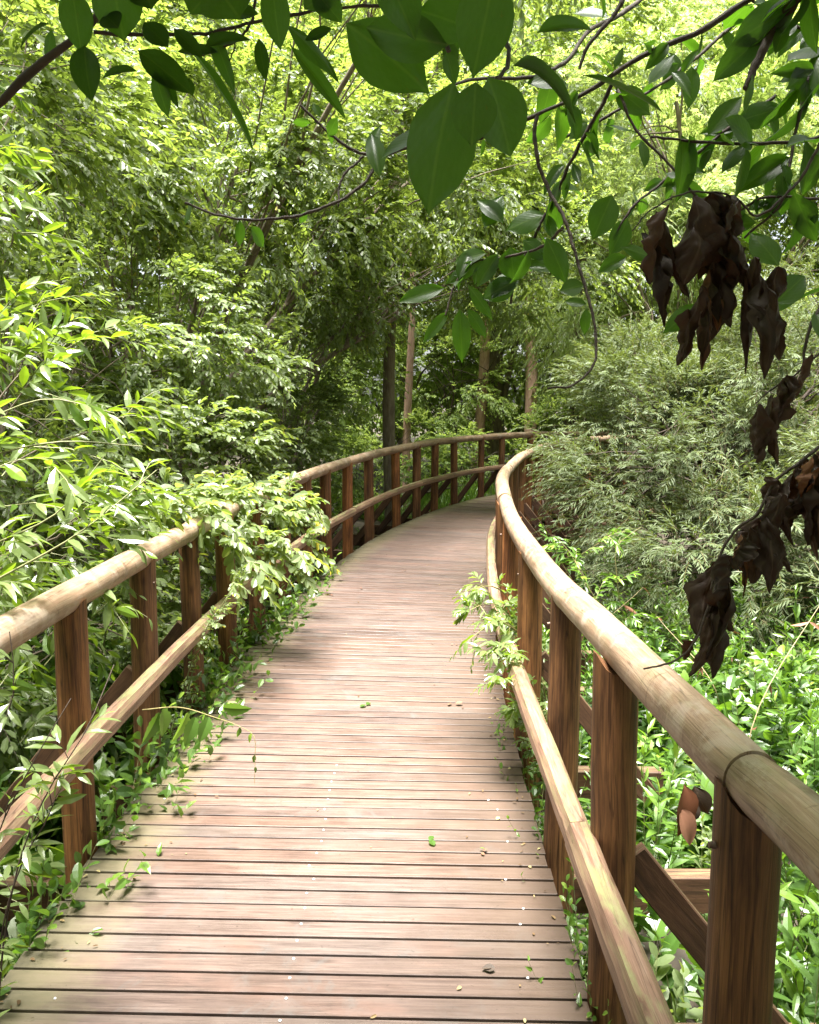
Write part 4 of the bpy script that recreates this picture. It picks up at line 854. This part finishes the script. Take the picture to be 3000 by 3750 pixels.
mbL = MB(); P0 = np.array([-1.2, .5, 4.3]) + g.normal(0, 1, (800, 3)) * [.8, .5, .5]; P0 = P0[(P0[:, 2] > 3.4) & (P0[:, 2] > 1.92 + .55 * (P0[:, 1] + .5))]
shoots(mbL, None, T_OVAL, P0, nrm(g.normal(0, 1, P0.shape)), .4, 10, .11, g, twr=0); mbL.build('crown', G['fore'], left_tree)  # unseen leaves overhead, put in to shade the near foliage

# withered brown leaves hanging at the right: crumpled, curled meshes
def withered(mb, b, t, wd, g, r=None):
    """one shrivelled leaf from b to t, wd = half width in metres"""
    n, m = 24, 11; L_ = np.linalg.norm(t - b); ax = (t - b) / L_; yaw = g.uniform(0, 6.28)
    ref = nrm(np.cross(ax, [math.cos(yaw), math.sin(yaw), .1])); oth = np.cross(ax, ref)
    u = np.linspace(0, 1, n); base_ = np.sin(np.pi * np.clip(u, .0, 1) ** g.uniform(.65, 1.1)) ** .8; curl = g.uniform(.7, 2.6) * np.linspace(g.uniform(.5, 1), g.uniform(1, 1.6), n)
    pl_ = base_ * (1 + .16 * np.sin(u * g.uniform(14, 22) + g.uniform(0, 6)) + .08 * g.normal(0, 1, n)); pr_ = base_ * (1 + .16 * np.sin(u * g.uniform(14, 22) + g.uniform(0, 6)) + .08 * g.normal(0, 1, n))
    v = np.linspace(-1, 1, m); V = np.zeros((n, m, 3)); ph = g.uniform(0, 6.28, 8); tw = g.uniform(-1.8, 1.8)
    for i in range(n):
        a = v * curl[i]; pr2 = np.where(v < 0, pl_[i], pr_[i]); R_ = wd * pr2 / max(curl[i] * .8, .6)
        k_ = wd * base_[i]
        x = R_ * np.sin(a) + k_ * (.12 * np.sin(5 * v + 9 * u[i] + ph[0]) + .06 * np.sin(11 * v - 17 * u[i] + ph[4]))
        y = R_ * (1 - np.cos(a)) + k_ * (.16 * np.sin(11 * u[i] + 4 * v + ph[1]) + .10 * np.sin(23 * u[i] - 7 * v + ph[5]) + .07 * np.abs(np.sin(9 * v + ph[6])) + .05 * g.normal(0, 1, m)) + k_ * .22 * np.abs(v) * np.sin(6 * u[i] + ph[7])
        c, s = math.cos(tw * u[i]), math.sin(tw * u[i]); x, y = c * x - s * y, s * x + c * y
        bend = .13 * L_ * math.sin(math.pi * u[i]) * math.cos(ph[2])
        V[i] = b + ax * L_ * (u[i] + .03 * np.sin(7 * v + ph[3])[:, None] * (0 < i < n - 1)) + ref * (x[:, None] + bend) + oth * y[:, None]
    V[0] = b + (V[0] - b) * .05; i = (np.arange(n - 1)[:, None] * m + np.arange(m - 1)[None]).ravel()
    uv = np.stack([np.broadcast_to(u[:, None], (n, m)), np.broadcast_to(v[None], (n, m))], -1)
    mb.add(V.reshape(-1, 3), [np.stack([i, i + 1, i + m + 1, i + m], -1)], g.uniform() if r is None else r, uv)
g = G_(85)
def dead(label, stem, leaves, d, w0=7, w1=3):
    e = empty('withered_sprig', A(stem[0][0], stem[0][1], d), label, 'dead leaves', 'withered sprigs hanging at the right')
    branch(None, 'stem', [(x, y, d) for x, y in stem], w0, w1, TWIG, e, 77)
    for (x0, y0, x1, y1, w_) in leaves:
        dd = d + g.normal(0, .02); mb = MB(); withered(mb, A(x0, y0, dd), A(x1, y1, dd + g.normal(0, .01)), w_ / 1727 * d * .5 * g.uniform(.95, 1.3), g)
        mb.build('withered_leaf', DEAD, e, True)
dead('big bunch of crumpled dark brown leaves hanging below the arched twig', [(1725, 300), (1660, 400), (1590, 450), (1560, 415), (1500, 403), (1440, 410), (1390, 440), (1345, 490)],
     [(1350, 490, 1398, 692, 62), (1382, 445, 1452, 628, 58), (1410, 430, 1372, 600, 50), (1460, 412, 1440, 600, 90), (1500, 405, 1470, 590, 100), (1535, 410, 1510, 600, 90), (1560, 420, 1550, 560, 70), (1500, 520, 1480, 730, 80), (1480, 600, 1440, 760, 44),
      (1490, 620, 1478, 782, 52), (1520, 540, 1512, 700, 60), (1560, 520, 1540, 690, 60), (1590, 540, 1570, 790, 60), (1610, 590, 1608, 800, 58), (1580, 640, 1640, 760, 40), (1640, 560, 1620, 690, 46), (1530, 470, 1580, 620, 60), (1450, 650, 1425, 770, 40)], 1.35)
dead('smaller drooping brown leaves below the big bunch', [(1860, 620), (1770, 700), (1712, 760), (1680, 790), (1640, 815), (1600, 850)], [(1712, 745, 1665, 845, 40), (1650, 800, 1590, 975, 56), (1625, 830, 1640, 980, 34), (1660, 790, 1640, 880, 56), (1600, 850, 1592, 960, 44)], 1.4)
dead('long drooping dead twig strung with withered leaves beside the right handrail', [(1950, 840), (1800, 905), (1725, 947), (1687, 977), (1642, 1012), (1602, 1087), (1562, 1122), (1532, 1162), (1512, 1222), (1497, 1287), (1467, 1357), (1422, 1397), (1365, 1410)],
     [(1715, 955, 1690, 1060, 60), (1740, 950, 1725, 1160, 60), (1690, 975, 1700, 1150, 64), (1680, 985, 1655, 1080, 50), (1640, 1010, 1600, 1080, 46), (1650, 1040, 1640, 1180, 56), (1605, 1085, 1620, 1250, 46), (1600, 1090, 1570, 1170, 50), (1560, 1125, 1548, 1200, 50),
      (1550, 1150, 1565, 1260, 32), (1620, 1150, 1670, 1210, 26), (1530, 1165, 1470, 1340, 64), (1515, 1215, 1545, 1330, 60), (1505, 1260, 1500, 1430, 60), (1490, 1300, 1450, 1425, 52), (1700, 965, 1640, 1110, 44), (1725, 950, 1700, 1120, 56), (1670, 1000, 1672, 1150, 48), (1660, 1010, 1610, 1100, 46), (1600, 1095, 1640, 1190, 40), (1755, 930, 1760, 1090, 60), (1700, 970, 1722, 1180, 50), (1580, 1110, 1585, 1230, 40), (1520, 1190, 1485, 1390, 54), (1540, 1170, 1500, 1250, 60), (1470, 1340, 1440, 1390, 30), (1690, 1060, 1660, 1130, 50)], 1.5, 9, 4)

# fallen leaves and bits on the boards
g = G_(86)
for (x, y, m, s_, lab) in ((1480 / 1, 0, 0, 0, ''),)[:0]: pass
fl = [(770, 1487, 'green'), (905, 1772, 'green'), (1012, 1797, 'pale'), (1015, 2042, 'dark'), (955, 1483, 'rust'), (955, 1358, 'pale'), (700, 1255, 'pale'), (690, 1253, 'pale'), (716, 1205, 'pale'), (850, 1203, 'pale'), (667, 1248, 'pale'), (790, 1160, 'pale'), (14, 2085, 'green'), (305, 1630, 'rust'), (645, 1215, 'pale'), (760, 1240, 'pale')]
mcol = {'green': G['herb'], 'pale': RUST, 'dark': DEAD, 'rust': RUST}
lab2 = {'green': 'small torn green leaf lying on the boards', 'pale': 'tiny pale fallen leaf lying on the boards', 'dark': 'dark curled leaf on the boards near the right edge', 'rust': 'reddish fallen leaf lying on the boards'}
for k, (px, py, c) in enumerate(fl):
    v = A(px, py, 1.0) - np.array([0, 0, H]); p = np.array([0, 0, H]) + v * (H - .004) / -v[2]
    mb = MB(); n = 2; a = g.uniform(0, 6.28, n); s_ = .03 if c in ('pale',) else .045
    place_leaves(mb, T_OVAL, p + g.normal(0, .008, (n, 3)) * [1, 1, 0] + [0, 0, .006], np.stack([np.cos(a), np.sin(a), g.uniform(0, .3, n)], -1), np.array([0, 0, 1]) + g.normal(0, .2, (n, 3)), s_ * g.uniform(.7, 1.2, n), .5, 1.2)
    for q in range(1): mb.V[0][:, 2] = np.maximum(mb.V[0][:, 2], .0035)
    o = mb.build('fallen_leaf', mcol[c]); 
    x_ = p[0] - path(S0 + p[1], 0.)[0]; l_ = lab2[c].split(' lying')[0].split(' on the')[0] + (' near the left deck edge' if x_ < .6 else ' near the right deck edge' if x_ > 1.3 else ' on mid deck') + ' by the ' + level(p[0], p[1], 'left')[0]; tag(o, l_, 'fallen leaf', 'fallen leaves: ' + l_)
# dead orange-brown leaf clump in the herbs between the two nearest right posts
e = empty('withered_clump', A(1450, 1700, 2.6), 'curled orange brown dead leaf caught in the herbs between the two nearest right posts', 'dead leaves')
b = np.array([A(1440, 1650, 2.6), A(1462, 1655, 2.62), A(1430, 1700, 2.58), A(1470, 1690, 2.6)]); t = np.array([A(1455, 1765, 2.56), A(1490, 1720, 2.6), A(1470, 1780, 2.55), A(1440, 1735, 2.6)])
for k in range(4):
    mb = MB(); place_leaves(mb, T_BIGS[1 + k % 2], b[k:k + 1], (t - b)[k:k + 1], np.array([[g.normal(0, .6), -1, .3]]), np.linalg.norm(t - b, axis=1)[k:k + 1], g.uniform(), 1.3); mb.build('withered_leaf', DEAD if k % 2 else RUST, e, True)
# brown litter and torn bits gathered along both edges of the boards
g = G_(90); n = 520; sq = g.uniform(3.6, 15, n); lf = g.uniform(0, 1, n) < .6
oo = np.where(lf, np.abs(g.normal(0, .13, n)) + .015, W_DECK - np.abs(g.normal(0, .12, n)) - .015); far_ = g.uniform(0, 1, n) < .12; oo[far_] = g.uniform(.1, W_DECK - .1, far_.sum())
P = path(sq, oo); P[:, 2] = .006; a = g.uniform(0, 6.28, n); mb = MB()
place_leaves(mb, T_OVAL, P, np.stack([np.cos(a), np.sin(a), g.uniform(0, .25, n)], -1), np.array([0, 0, 1]) + g.normal(0, .3, (n, 3)), g.uniform(.008, .028, n), g.uniform(0, 1, n), g.uniform(.5, 1.2, n)); mb.V = [np.maximum(v, [-1e9, -1e9, .0032]) for v in mb.V]
tag(mb.build('leaf_litter', LITTER), 'brown leaf litter and specks scattered along the deck edges', 'leaf litter', kind='stuff')
# dry straw coloured stalks standing among the green herbs on the right
for k in range(14):
    x, y = (g.uniform(1.3, 4.2), g.uniform(2.6, 8.0)); h = g.uniform(1.0, 1.75); e = empty('dry_stalk', (x, y, float(hgt(x, y))), ('taller' if h > 1.4 else 'shorter') + ' dry straw coloured stalk among green herbs, out from the ' + level(x, y, 'right')[0], 'stalk', 'dry stalks among the herbs')
    P = spline([(x, y, hgt(x, y) - .02), (x + g.normal(0, .1), y + g.normal(0, .1), hgt(x, y) + h * .5), (x + g.normal(0, .4), y + g.normal(0, .4), hgt(x, y) + h * g.uniform(.75, 1))], 14)
    mb = MB(); tube(mb, P, np.linspace(.005, .0015, 14), 5, .5, False); mb.build('stem', STRAW, e, True)
    mb = MB(); i_ = g.integers(6, 14, 5); place_leaves(mb, T_LANCE, P[i_], g.normal(0, .5, (5, 3)) + [0, 0, -.6], g.normal(0, 1, (5, 3)), g.uniform(.06, .13, 5), g.uniform(0, 1, 5)); mb.build('dry_leaves', RUST, e, True)
